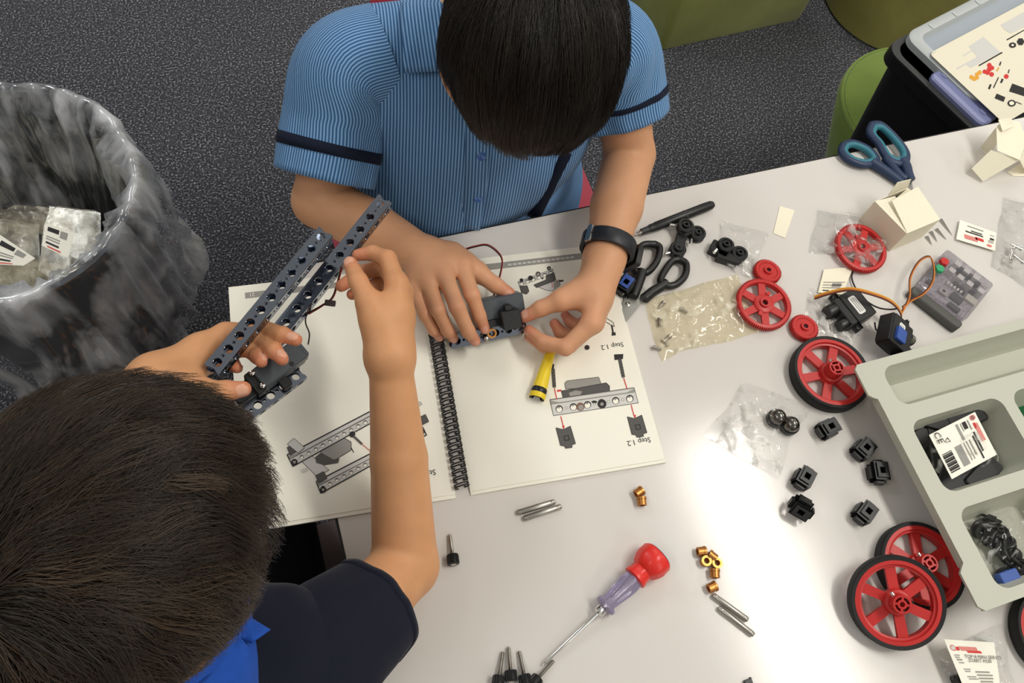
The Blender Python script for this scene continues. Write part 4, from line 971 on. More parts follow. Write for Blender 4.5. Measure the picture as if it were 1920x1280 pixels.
class Fig:
    """flat print on a page, traced as polygons"""
    def __init__(s, f): s.f = f; s.v = []; s.p = []; s.m = []; s.z = 0
    def poly(s, mi, *pts, raw=False):
        s.z += .000004; n = len(s.v)
        for p in pts:
            x, y = p if raw else NL(*s.f(*p)); s.v.append((x, y, page_z(x)+.00025+s.z))
        s.p.append(tuple(range(n, n+len(pts)))); s.m.append(mi); return s
    def line(s, mi, a, b, w=4):
        a = np.array(a, float); b = np.array(b, float); d = b-a; d /= max(np.linalg.norm(d), 1e-9); n = np.array([-d[1], d[0]])*w/2
        return s.poly(mi, tuple(a+n), tuple(b+n), tuple(b-n), tuple(a-n))
    def loop(s, mi, pts, w=4):
        for i in range(len(pts)): s.line(mi, pts[i], pts[(i+1) % len(pts)], w)
        return s
    def disc(s, mi, cx, cy, r, ry=None, n=14): return s.poly(mi, *[(cx+r*math.cos(2*math.pi*k/n), cy+(ry or r)*math.sin(2*math.pi*k/n)) for k in range(n)])
    def build(s, name='printed_diagram'):
        fs = []
        for f in s.p:                                          # keep every face looking up
            a, b, c = [np.array(s.v[i]) for i in f[:3]]; fs.append(f if np.cross(b-a, c-a)[2] > 0 else f[::-1])
        o = link_mesh(name, s.v, fs, NBM, nb, smooth=False, midx=s.m); return o
def figbar(F, a, b, c, d, n, holes_r, top=.38):
    """drawn perforated bar: a-b upper edge, d-c lower edge"""
    a, b, c, d = [np.array(x, float) for x in (a, b, c, d)]
    F.poly(3, tuple(a), tuple(b), tuple(c), tuple(d))
    am, bm = a+(d-a)*top, b+(c-b)*top
    F.poly(2, tuple(a), tuple(b), tuple(bm), tuple(am)); F.poly(3, *[tuple(x) for x in (a+(am-a)*.2, b+(bm-b)*.2, a*.1+b*.9+(bm-b)*.8, a*.9+b*.1+(am-a)*.8)])
    F.loop(0, [tuple(a), tuple(b), tuple(c), tuple(d)], 5); F.line(1, tuple(am), tuple(bm), 3)
    for k in range(n):
        t = (k+.5)/n; p = (am*(1-t)+bm*t+d*(1-t)+c*t)/2
        F.disc(0, p[0], p[1], holes_r*1.15); F.disc(6, p[0], p[1]+holes_r*.15, holes_r*.88); F.disc(2, p[0]-holes_r*.2, p[1]-holes_r*.45, holes_r*.5, holes_r*.28)
        if k < n-1:
            t2 = (k+1)/n; q = (am*(1-t2)+bm*t2+d*(1-t2)+c*t2)/2; F.disc(1, q[0], q[1], holes_r*.42, n=8); F.disc(6, q[0], q[1], holes_r*.28, n=8)
# right page: step picture
F = Fig(lambda x, y: (1020+x*.1797, 630+y*.1797))
F.poly(2, (215, 490), (240, 465), (570, 425), (600, 500), (330, 545), (225, 550)).loop(1, [(215, 490), (240, 465), (570, 425), (600, 500), (330, 545), (225, 550)], 6)
F.poly(1, (180, 570), (330, 545), (650, 485), (685, 520), (685, 575), (640, 590), (200, 645)).loop(0, [(180, 570), (330, 545), (650, 485), (685, 520), (685, 575), (200, 645)], 6)
F.poly(2, (260, 590), (330, 565), (400, 575), (380, 610), (270, 625)); F.poly(4, (135, 560), (180, 555), (182, 572), (138, 580))
figbar(F, (60, 660), (940, 535), (985, 695), (100, 828), 6, 34, .3)
F.disc(5, 380, 735, 44); F.disc(2, 385, 742, 28); F.disc(0, 605, 705, 48); F.disc(2, 605, 708, 18); F.disc(0, 525, 685, 30, 14)
for x0, y0, x1, y1, hw in ((780, 215, 830, 430, 48), (85, 320, 108, 535, 22)):
    F.poly(0, (x0-hw, y0-25), (x0+hw, y0-30), (x0+hw-4, y0+22), (x0-hw+6, y0+34)); F.line(1, (x0+10, y0+20), (x1, y1), 36)
    for k in range(7): t = k/7; F.line(0, (x0+10+(x1-x0-10)*t-18, y0+24+(y1-y0-24)*t), (x0+10+(x1-x0-10)*t+18, y0+34+(y1-y0-24)*t), 6)
for a, b in (((832, 435), (868, 550)), ((108, 540), (134, 655)), ((910, 715), (940, 830)), ((175, 835), (205, 950))): F.line(4, a, b, 9)
for ax, ay in ((950, 842), (205, 955)): F.poly(4, (ax-16, ay-18), (ax+10, ay-24), (ax+2, ay+22))
for dx, dy in ((870, 840), (125, 955)):
    pts = [(dx, dy), (dx+75, dy+18), (dx+150, dy-18), (dx+205, dy+165), (dx+165, dy+180), (dx+170, dy+205), (dx+100, dy+215), (dx+90, dy+190), (dx+48, dy+185)]
    F.poly(1, *pts).loop(0, pts, 5); F.poly(0, (dx+75, dy+85), (dx+130, dy+75), (dx+145, dy+130), (dx+90, dy+140)); F.poly(1, (dx+88, dy+92), (dx+122, dy+86), (dx+132, dy+122), (dx+98, dy+128))
F.disc(0, 450, 118, 26)
F.build()
# right page: upper picture
F = Fig(lambda x, y: (860+x*.1354, 470+y*.1354))
figbar(F, (820, 425), (1300, 250), (1320, 310), (840, 490), 6, 26, .3)
for x, y, r in ((995, 375, 34), (870, 405, 26), (1250, 240, 28), (1100, 320, 34), (1160, 380, 14)): F.disc(0, x, y, r)
F.disc(2, 1100, 325, 22); F.disc(2, 1250, 244, 12)
F.poly(1, (845, 490), (950, 480), (975, 560), (940, 600), (870, 580)).loop(0, [(845, 490), (950, 480), (975, 560), (940, 600), (870, 580)], 6)
F.poly(1, (1040, 470), (1210, 400), (1210, 340), (1320, 300), (1345, 400), (1280, 440), (1080, 510)).loop(0, [(1040, 470), (1210, 400), (1210, 340), (1320, 300), (1345, 400), (1280, 440), (1080, 510)], 6)
F.poly(3, (1110, 500), (1300, 430), (1390, 400), (1405, 480), (1300, 555), (1215, 545)).loop(1, [(1110, 500), (1300, 430), (1390, 400), (1405, 480), (1300, 555), (1215, 545)], 5)
F.poly(2, (1310, 440), (1390, 395), (1410, 470), (1320, 530)); F.line(4, (1290, 430), (1300, 510), 8); F.line(0, (1390, 420), (1450, 410), 22)
F.build()
F = Fig(lambda x, y: (x, y))                                   # small sketch beside the right hand
F.loop(1, [(1131, 592), (1150, 604), (1152, 612), (1134, 602)], 1.2); F.line(0, (1147, 609), (1150, 625), 3); F.poly(0, (1147, 623), (1154, 622), (1155, 628), (1147, 629)); F.poly(1, (1136, 572), (1142, 572), (1140, 582), (1136, 580))
F.build('printed_sketch')
# left page: step picture
F = Fig(lambda x, y: (420+x*.4375, 640+y*.4375))
F.poly(3, (330, 510), (365, 480), (450, 550), (400, 580)).loop(1, [(330, 510), (365, 480), (450, 550), (400, 580)], 2.5)
F.poly(2, (415, 470), (510, 410), (545, 430), (545, 465), (470, 510), (420, 495)).loop(0, [(415, 470), (510, 410), (545, 430), (545, 465), (470, 510), (420, 495)], 2.5)
F.poly(1, (390, 495), (415, 475), (470, 505), (495, 500), (490, 520), (430, 530), (395, 520)); F.line(0, (545, 455), (556, 475), 4)
figbar(F, (270, 485), (735, 242), (745, 285), (295, 535), 15, 8, .4)
figbar(F, (395, 600), (850, 365), (868, 400), (415, 650), 15, 8, .4)
for x, y in ((302, 517), (425, 635), (848, 384)): F.disc(0, x, y, 14); F.disc(2, x, y, 6)
for x, y in ((270, 455), (392, 575), (828, 330)): F.poly(1, (x, y), (x+35, y-18), (x+50, y+12), (x+14, y+32)); F.loop(0, [(x, y), (x+35, y-18), (x+50, y+12), (x+14, y+32)], 2)
F.poly(3, (272, 440), (300, 415), (345, 455), (318, 478)).loop(1, [(272, 440), (300, 415), (345, 455), (318, 478)], 2); F.poly(3, (815, 272), (840, 258), (848, 268), (822, 284)).loop(1, [(815, 272), (840, 258), (848, 268), (822, 284)], 2)
F.disc(0, 550, 398, 13); F.line(1, (555, 405), (592, 440), 9); F.line(4, (592, 440), (632, 473), 2.5); F.poly(3, (330, 550), (355, 540), (358, 552), (335, 563))
F.build()
# header strips
F = Fig(lambda x, y: (x, y))
def strip(x0, x1, y, h, mi=2): F.poly(mi, (x0, y), (x1, y), (x1, y+h), (x0, y+h), raw=True)
xr0, yr = NL(909, 495); strip(.040, PW-.004, yr-.0085, .0085)
xl, yl = NL(459, 548); strip(xl, -.045, yl-.0078, .0075)
for k in range(14): strip(.10+k*.006, .1045+k*.006, yr-.0058, .0026, 3)
for k in range(6): strip(xl+.020+k*.004, xl+.0228+k*.004, yl-.0052, .0022, 3)
F.build('header_strip')
def ptext(t, px, py, size, mat=m_ink):
    x, y = NL(px, py); return text_mesh(t, size, mat, nb, T=TR(x, y, page_z(x)+.0004, rz=math.pi+.02))
ptext('Step 1.2', 1148, 648, .0085); ptext('Step 1.2', 1198, 827, .0085); ptext('Step 1.1', 793, 888, .0085)
text_mesh('21', .0062, m_paper, nb, T=TR(xl+.0075, yl-.0040, page_z(.2)+.0006, rz=math.pi))

# ================================================================ perforated bars
def bar_mesh(n, pitch=.0150, a=.0075, t=.0012, rb=.0041, rs=.0015):
    """square tube, n big holes a side; half-round notches at both ends; axis +X from 0"""
    b = MB(); L = n*pitch
    for f in range(4):
        T = Matrix.Rotation(f*RX90, 4, 'X')@Matrix.Translation((0, 0, a-t)); e = a if f % 2 == 0 else a-t
        for k in range(n):
            c = (k+.5)*pitch; cb = .0104/2
            b.holed(c-cb, c+cb, -e, e, 0, t, circ(c, 0, rb, 16), T)
            if k < n-1: b.holed(c+cb, c+pitch-cb, -e, e, 0, t, circ(c+pitch/2, 0, rs, 10), T)
        for x0, x1, s in ((0, .5*pitch-.0052, 1), (L, L-.5*pitch+.0052, -1)):
            w_ = abs(x1-x0); poly = [(x1, -e), (x1, e), (x0, e), (x0, e*.55)]+[(x0+s*w_*.65*math.cos(q), e*.5*math.sin(q)) for q in np.linspace(1.3, -1.3, 7)]+[(x0, -e*.55), (x0, -e)]
            if s < 0: poly = poly[::-1]
            b.prism(poly, 0, t, T)
    return b
def orient(o, a, b, face):
    """place o with +X from a to b and +Z nearest to face"""
    a, b, face = V(a), V(b), V(face); x = (b-a).normalized(); z = (face-x*face.dot(x)).normalized(); y = z.cross(x)
    o.matrix_basis = Matrix(((x.x, y.x, z.x, a.x), (x.y, y.y, z.y, a.y), (x.z, y.z, z.z, a.z), (0, 0, 0, 1)))
def to_cam(p): return CAM-np.asarray(p)
for lab, A, B in (('long perforated aluminium square bar held in the left fist, dark blue reflections, nearest the bin', (399, 697, .175), (611, 440, .180)),
                  ('long perforated aluminium square bar whose top end touches the striped sleeve forearm', (506, 648, .122), (722, 378, .140))):
    A, B = P(*A), P(*B); L = float(np.linalg.norm(B-A)); n = 11
    o = thing('perforated_bar', lab, 'metal bar', group='long perforated bars'); fc = to_cam((A+B)/2); fc = fc/np.linalg.norm(fc)
    orient(o, A, B, fc+np.array([-.30, .12, -.1])); bar_mesh(n, L/n, a=.0078).build('square_tube', m_alu, o, angle=30)

def servo_unit(label, A, B, face, ybar, n=5):
    o = thing('servo_assembly', label, 'servo', group='servos bolted to short bars'); orient(o, A, B, face)
    return o
# assembly in the left hand of the boy with the navy shirt
A, B = P(441, 779, .112), P(562, 688, .112)
o = thing('servo_assembly', 'grey servo bolted to a short perforated bar, held in the left hand', 'servo', group='servos bolted to short bars')
fc = to_cam(A); orient(o, A, B, fc/np.linalg.norm(fc)+np.array([-.1, .1, 0])); L = float(np.linalg.norm(B-A))
Tb = TR(0, -.004, -.012); bm = bar_mesh(5, L/5*1.0, a=.0075); bm.v = [tuple(Tb@Vector(v)) for v in bm.v]; bm.build('short_bar', m_alu, o, angle=30)
MB().rbox(.034, .082, .000, .021, .002, .026, .003, 3).build('servo_case', m_servo_g, o)
MB().rbox(.077, .085, .001, .020, .003, .024, .002, 2).build('servo_end_cap', m_servo_g, o)
MB().rbox(.026, .035, -.001, .022, .004, .022, .002, 2).build('gear_case', m_blk, o); MB().rbox(.008, .030, .003, .019, -.002, .016, .003, 3).build('servo_horn', m_blk, o)
for x, y in ((.0335, .0185), (.0335, .0035)): MB().lathe([(.0026, 0), (.0026, .0012), (.0016, .002)], 12, T=TR(x, y, .0255)).build('screw_head', m_chrome, o)
MB().lathe([(.0022, 0), (.0022, .001)], 12, T=TR(.066, .0035, .0256)).build('case_hole', m_blk, o)
MB().rbox(.048, .058, -.010, .001, .000, .009, .002, 2).build('knob', m_blk, o)
# assembly in the hands of the boy with the striped shirt
A, B = P(843, 640, .0135), P(986, 609, .0135)
o = thing('servo_assembly', 'grey servo bolted to a short bar, between both hands above the notebook', 'servo', group='servos bolted to short bars')
fc = to_cam(A); orient(o, A, B, fc/np.linalg.norm(fc)+np.array([0, -.25, 0])); L = float(np.linalg.norm(B-A))
bar_mesh(6, L/6, a=.0075).build('short_bar', m_alu, o, angle=30)
MB().rbox(.040, .090, .010, .040, -.008, .012, .003, 3).build('servo_case', m_servo_g, o)
MB().rbox(.058, .080, .004, .026, .010, .028, .003, 3).build('servo_horn', m_blk, o); MB().rbox(.064, .072, .022, .032, .016, .026, .002, 2).build('horn_tab', m_blk, o)
MB().rbox(.034, .060, .008, .017, .004, .014, .002, 2).build('gear_case', m_blk, o)
MB().ring([(.0035, 0), (.0055, 0), (.0055, .004), (.0035, .004)], 20, T=TR(.0475, .001, .0072)).build('bushing', m_bronze, o)
MB().lathe([(.0033, 0), (.0033, .005), (.002, .006)], 14, T=TR(.040, -.004, .0072)).build('bolt', m_steel, o)
MB().lathe([(.0028, 0), (.0028, .0035), (.002, .004)], 14, T=TR(.030, -.003, .0072)).build('bolt', m_steel, o)
cable('thin red-brown wire looping up behind the right thumb to the grey servo', [(m_wbk, [(872, 468, .020), (890, 463, .026), (912, 460, .030), (931, 472, .030), (941, 488, .028), (937, 515, .026), (928, 545, .022), (917, 575, .018)]), (m_wrd, [(873, 466, .021), (890, 461, .027), (913, 458, .031), (932, 470, .031), (942, 487, .029), (938.5, 515, .027), (929.5, 545, .023), (918.5, 575, .019)])], .0007)
oc = cable('thin red and black wire pinched between thumb and finger above the left page', [(m_wbk, [(640, 500, .150), (632, 530, .135), (622, 558, .125), (600, 574, .120), (577, 588, .120), (573, 605, .125), (580, 625, .135), (578, 645, .145)]), (m_wrd, [(641.5, 500, .150), (633.5, 531, .135), (623.5, 559, .125), (601, 575.5, .120), (578.5, 589, .120)])], .0007)
k = np.array(oc.location); MB().rbox(-.005, .005, -.003, .003, 0, .005, .0008, 2, T=TR(*(P(620, 568, .122)-k), rz=-.4, rx=.5)).build('plug', M('brown_black_plug', (48, 36, 34), .5), oc)
# ================================================================ people: signed-distance bodies meshed as one surface
class Vox:
    def __init__(s, lo, hi, h):
        s.lo = np.asarray(lo, float); s.h = h; s.n = np.ceil((np.asarray(hi)-s.lo)/h).astype(int)+1
        s.F = np.full(s.n, .05, np.float32)
    def _reg(s, lo, hi):
        a = np.clip(np.floor((np.asarray(lo)-s.lo)/s.h).astype(int), 0, s.n); b = np.clip(np.ceil((np.asarray(hi)-s.lo)/s.h).astype(int)+1, 0, s.n)
        if np.any(b <= a): return None, None
        sl = tuple(slice(i, j) for i, j in zip(a, b))
        g = [(s.lo[k]+s.h*np.arange(a[k], b[k])).astype(np.float32) for k in range(3)]
        return sl, (g[0][:, None, None], g[1][None, :, None], g[2][None, None, :])
    @staticmethod
    def _cone(g, a, b, ra, rb):
        ba = b-a; L = max(float(ba@ba), 1e-12)
        t = np.clip(((g[0]-a[0])*ba[0]+(g[1]-a[1])*ba[1]+(g[2]-a[2])*ba[2])/L, 0, 1)
        return np.sqrt((g[0]-a[0]-t*ba[0])**2+(g[1]-a[1]-t*ba[1])**2+(g[2]-a[2]-t*ba[2])**2)-(ra+(rb-ra)*t)
    @staticmethod
    def smin(a, b, k):
        h = np.clip(.5+.5*(b-a)/k, 0, 1); return b+(a-b)*h-k*h*(1-h)
    def cone(s, a, b, ra, rb, k=.01):
        a = np.asarray(a, float); b = np.asarray(b, float); m = max(ra, rb)+k+3*s.h
        sl, g = s._reg(np.minimum(a, b)-m, np.maximum(a, b)+m)
        if sl: s.F[sl] = s.smin(s.F[sl], s._cone(g, a, b, ra, rb).astype(np.float32), k)
    def ell(s, c, ax, r, k=.01, sub=False):
        c = np.asarray(c, float); ax = np.asarray(ax, float); r = np.asarray(r, float); m = max(r)+k+3*s.h
        sl, g = s._reg(c-m, c+m)
        if not sl: return
        q = [(g[0]-c[0])*ax[i][0]+(g[1]-c[1])*ax[i][1]+(g[2]-c[2])*ax[i][2] for i in range(3)]
        k0 = np.sqrt(sum((q[i]/r[i])**2 for i in range(3))); k1 = np.sqrt(sum((q[i]/r[i]**2)**2 for i in range(3)))+1e-6
        d = (k0*(k0-1)/k1).astype(np.float32)
        s.F[sl] = -s.smin(-s.F[sl], d, k) if sub else s.smin(s.F[sl], d, k)
    def fingers(s, chains, k=.006):
        """each chain: (points, radii); fingers stay apart from each other, blend into the palm"""
        P_ = [np.concatenate([np.asarray(c[0])-.02, np.asarray(c[0])+.02]) for c in chains]; allp = np.concatenate(P_)
        sl, g = s._reg(allp.min(0), allp.max(0)); U = None
        for pts, rad in chains:
            D = None
            for i in range(len(pts)-1):
                d = s._cone(g, np.asarray(pts[i], float), np.asarray(pts[i+1], float), rad[i], rad[i+1]).astype(np.float32)
                D = d if D is None else s.smin(D, d, .003)
            U = D if U is None else np.minimum(U, D)
        s.F[sl] = s.smin(s.F[sl], U, k)
    def mesh(s):
        F = s.F; ins = F < 0; n = F.shape
        c = np.zeros(tuple(x-1 for x in n), np.uint8)
        for i in (0, 1):
            for j in (0, 1):
                for k in (0, 1): c += ins[i:n[0]-1+i, j:n[1]-1+j, k:n[2]-1+k]
        I = np.argwhere((c > 0) & (c < 8)); idx = np.full(c.shape, -1, np.int32); idx[tuple(I.T)] = np.arange(len(I))
        acc = np.zeros((len(I), 3)); cnt = np.zeros(len(I))
        cor = [(i, j, k) for i in (0, 1) for j in (0, 1) for k in (0, 1)]
        val = {q: F[I[:, 0]+q[0], I[:, 1]+q[1], I[:, 2]+q[2]] for q in cor}
        for a in cor:
            for ax in range(3):
                if a[ax] == 0:
                    b = list(a); b[ax] = 1; b = tuple(b); va, vb = val[a], val[b]; m = (va < 0) != (vb < 0)
                    t = np.where(m, va/np.where(m, va-vb, 1), 0); p = np.repeat(np.array([a], float), len(I), 0); p[:, ax] += t
                    acc[m] += p[m]; cnt[m] += 1
        v = (I+acc/cnt[:, None])*s.h+s.lo; faces = []
        for ax in range(3):
            a1, a2 = (ax+1) % 3, (ax+2) % 3
            s0 = [slice(None)]*3; s1 = [slice(None)]*3; s0[ax] = slice(0, -1); s1[ax] = slice(1, None)
            x = ins[tuple(s0)] != ins[tuple(s1)]; E = np.argwhere(x)
            E = E[(E[:, a1] > 0) & (E[:, a2] > 0) & (E[:, a1] < n[a1]-1) & (E[:, a2] < n[a2]-1)]
            o1 = np.zeros(3, int); o1[a1] = 1; o2 = np.zeros(3, int); o2[a2] = 1
            q = [idx[tuple((E-d).T)] for d in (o1*0, o1, o1+o2, o2)]
            f = np.stack(q, 1); flip = ~ins[tuple(E.T)]
            f[flip] = f[flip][:, ::-1]; faces.append(f)
        f = np.concatenate(faces); f = f[(f >= 0).all(1)]
        return v, f[:, ::-1] if False else f
    def ray(s, px, py, z0=.45, z1=-.35):
        """first point on the surface seen at a photograph pixel"""
        a, b = P(px, py, z0), P(px, py, z1); L = np.linalg.norm(b-a); t = 0.
        while t < L:
            p = a+(b-a)*t/L; i = np.round((p-s.lo)/s.h).astype(int)
            if np.all(i >= 0) and np.all(i < s.n):
                if s.F[tuple(i)] < .0005: return p
            t += .0015
        return None
def vnormals(v, f):
    n = np.zeros_like(v); a = v[f[:, 2]]-v[f[:, 0]]; b = v[f[:, 3]]-v[f[:, 1]]; c = np.cross(a, b)
    for i in range(4): np.add.at(n, f[:, i], c)
    return n/(np.linalg.norm(n, axis=1, keepdims=True)+1e-12)
def relax(v, f, it=2, w=.5):
    for _ in range(it):
        s = np.zeros_like(v); c = np.zeros(len(v))
        for i in range(4):
            j = (i+1) % 4; np.add.at(s, f[:, i], v[f[:, j]]); np.add.at(c, f[:, i], 1); np.add.at(s, f[:, j], v[f[:, i]]); np.add.at(c, f[:, j], 1)
        v = v*(1-w)+w*s/np.maximum(c, 1)[:, None]
    return v
def quad_mesh(name, v, f, mats, parent, midx=None, attrs=None):
    me = bpy.data.meshes.new(name); nf = len(f)
    me.vertices.add(len(v)); me.vertices.foreach_set('co', np.asarray(v, np.float32).ravel())
    me.loops.add(nf*4); me.loops.foreach_set('vertex_index', np.asarray(f, np.int32).ravel())
    me.polygons.add(nf); me.polygons.foreach_set('loop_start', np.arange(nf, dtype=np.int32)*4)
    me.polygons.foreach_set('loop_total', np.full(nf, 4, np.int32)); me.polygons.foreach_set('use_smooth', np.ones(nf, bool))
    for m in mats: me.materials.append(m)
    if midx is not None: me.polygons.foreach_set('material_index', np.asarray(midx, np.int32))
    for k_, a in (attrs or {}).items():
        at = me.attributes.new(k_, 'FLOAT', 'POINT'); at.data.foreach_set('value', np.asarray(a, np.float32))
    me.update(calc_edges=True); me.validate()
    o = bpy.data.objects.new(name, me); COL.objects.link(o); o.parent = parent
    return o

def skin_mat(name, rgb, red, nail):
    m = bpy.data.materials.new(name); m.use_nodes = True; nt = m.node_tree; b = nt.nodes['Principled BSDF']
    def attr(a): n = nt.nodes.new('ShaderNodeAttribute'); n.attribute_name = a; return n
    tc = nt.nodes.new('ShaderNodeTexCoord'); n1 = nt.nodes.new('ShaderNodeTexNoise'); n1.inputs['Scale'].default_value = 45; n1.inputs['Detail'].default_value = 4
    nt.links.new(tc.outputs['Object'], n1.inputs['Vector'])
    def mix(fac, c1, c2):
        x = nt.nodes.new('ShaderNodeMixRGB')
        if hasattr(fac, 'links') or hasattr(fac, 'is_linked'): nt.links.new(fac, x.inputs[0])
        else: x.inputs[0].default_value = fac
        for i, c in ((1, c1), (2, c2)):
            if isinstance(c, tuple): x.inputs[i].default_value = lin(c)
            else: nt.links.new(c, x.inputs[i])
        return x.outputs[0]
    c = mix(n1.outputs['Fac'], tuple(int(x*.95) for x in rgb), tuple(min(255, int(x*1.05)) for x in rgb))
    c = mix(attr('red').outputs['Fac'], c, red); c = mix(attr('nail').outputs['Fac'], c, nail)
    nt.links.new(c, b.inputs['Base Color']); b.inputs['Roughness'].default_value = .52; b.inputs['Specular IOR Level'].default_value = .35
    b.inputs['Subsurface Weight'].default_value = .12; b.inputs['Subsurface Radius'].default_value = (.006, .002, .001); b.inputs['Subsurface Scale'].default_value = 1
    n2 = nt.nodes.new('ShaderNodeTexNoise'); n2.inputs['Scale'].default_value = 700; nt.links.new(tc.outputs['Object'], n2.inputs['Vector'])
    bp = nt.nodes.new('ShaderNodeBump'); bp.inputs['Strength'].default_value = .15; bp.inputs['Distance'].default_value = .0006
    nt.links.new(n2.outputs['Fac'], bp.inputs['Height']); nt.links.new(bp.outputs['Normal'], b.inputs['Normal'])
    return m
def nrm(a): a = np.asarray(a, float); return a/np.linalg.norm(a)

FR = {'thumb': (.0125, .0100, .0088, .0068), 'index': (.0095, .0084, .0072, .0058), 'middle': (.0095, .0086, .0074, .0060), 'ring': (.0092, .0080, .0069, .0056), 'little': (.0085, .0070, .0060, .0050)}
def add_hand(vx, wrist, fingers, up, scale=1., wr=.019, tips=None):
    """wrist point, dict of four joints per digit (world), dorsal reference direction"""
    W = np.asarray(wrist)
    for nme in ('index', 'middle', 'ring', 'little'):
        vx.cone(W, fingers[nme][0], wr*.80, FR[nme][0]*1.10*scale, .012)
    m = [np.asarray(fingers[x][0]) for x in ('index', 'middle', 'ring', 'little')]
    for i in range(3): vx.cone(W*.35+m[i]*.65, W*.35+m[i+1]*.65, .0115*scale, .0115*scale, .010)
    t = [np.asarray(q) for q in fingers['thumb']]
    vx.cone(W, t[0], wr*.8, .0145*scale, .012); vx.cone(t[0], t[1], .0145*scale, .0115*scale, .012); vx.cone(t[0]*.5+t[1]*.5, W*.4+m[0]*.6, .009, .010, .014)
    ch = []
    for nme, pts in fingers.items():
        r = [x*scale for x in FR[nme]]; ch.append(([np.asarray(q) for q in pts], r))
    vx.fingers(ch, .006)
    for nme, pts in fingers.items():
        p = [np.asarray(q) for q in pts]; r = FR[nme][3]*scale; d = nrm(p[3]-p[2]); b = p[2]-(p[1]+p[3])/2
        dors = b if np.linalg.norm(b) > .0025 else np.asarray(up, float)
        dors = nrm(dors-d*(dors@d)); sd = np.cross(d, dors)
        c = p[3]-d*.0015+dors*r*.86; nr = (.0058*scale, .0042*scale*(1.25 if nme == 'thumb' else 1), .0011)
        vx.ell(c, (d, sd, dors), nr, .0008)
        if tips is not None: tips.append((p[3], c, np.array([d, sd, dors]), nr, [p[1], p[2], p[0]]))
def skin_attrs(v, tips):
    red = np.zeros(len(v)); nail = np.zeros(len(v))
    for tip, c, ax, nr, kn in tips:
        d2 = ((v-tip)**2).sum(1); red = np.maximum(red, .75*np.exp(-d2/(2*.010**2)))
        for q in kn: red = np.maximum(red, .22*np.exp(-((v-q)**2).sum(1)/(2*.009**2)))
        q = (v-c)@ax.T; nail = np.maximum(nail, (((q/np.array([nr[0]*1.02, nr[1]*1.05, nr[2]*2.2]))**2).sum(1) < 1)*.8)
    return red, nail
def add_head(vx, c, fw, up, s=1.):
    fw = nrm(fw); up = nrm(np.asarray(up)-fw*(np.asarray(up)@fw)); rt = np.cross(fw, up); A = (rt, fw, up)
    L = lambda x, y, z: np.asarray(c)+(rt*x+fw*y+up*z)*s
    vx.ell(L(0, 0, 0), A, np.array((.072, .090, .082))*s, .01); vx.ell(L(0, .035, -.050), A, np.array((.054, .052, .062))*s, .03)
    vx.ell(L(0, .066, -.098), A, np.array((.022, .018, .016))*s, .02); vx.ell(L(0, .078, .004), A, np.array((.045, .014, .012))*s, .012)
    vx.cone(L(0, .086, -.012), L(0, .101, -.038), .006*s, .0095*s, .010)
    for q in (-1, 1):
        vx.ell(L(q*.010, .092, -.042), A, np.array((.007, .007, .006))*s, .004); vx.ell(L(q*.028, .082, -.014), A, np.array((.016, .012, .010))*s, .006, sub=True)
        vx.ell(L(q*.074, -.008, -.026), (nrm(rt*q+fw*-.5), nrm(fw+rt*q*.5), up), np.array((.006, .017, .028))*s, .004); vx.ell(L(q*.0785, -.006, -.022), (nrm(rt*q+fw*-.5), nrm(fw+rt*q*.5), up), np.array((.004, .009, .016))*s, .003, sub=True)
        vx.ell(L(q*.034, .062, -.045), A, np.array((.022, .022, .022))*s, .02)
    vx.ell(L(0, .085, -.066), A, np.array((.020, .008, .0045))*s, .005); vx.ell(L(0, .084, -.075), A, np.array((.017, .008, .0055))*s, .005)
    return A, L
def add_eyes(person, L, s=1.):
    for q in (-1, 1):
        e = MB().sphere(tuple(L(q*.028, .074, -.014)-np.array(person.location)), .0105*s, 10).build('eye', M('eye_white', (228, 222, 216), .2), person)
        MB().sphere(tuple(L(q*.028, .0815, -.014)-np.array(person.location)), .005*s, 8).build('iris', M('brown_iris', (48, 30, 20), .2), e)

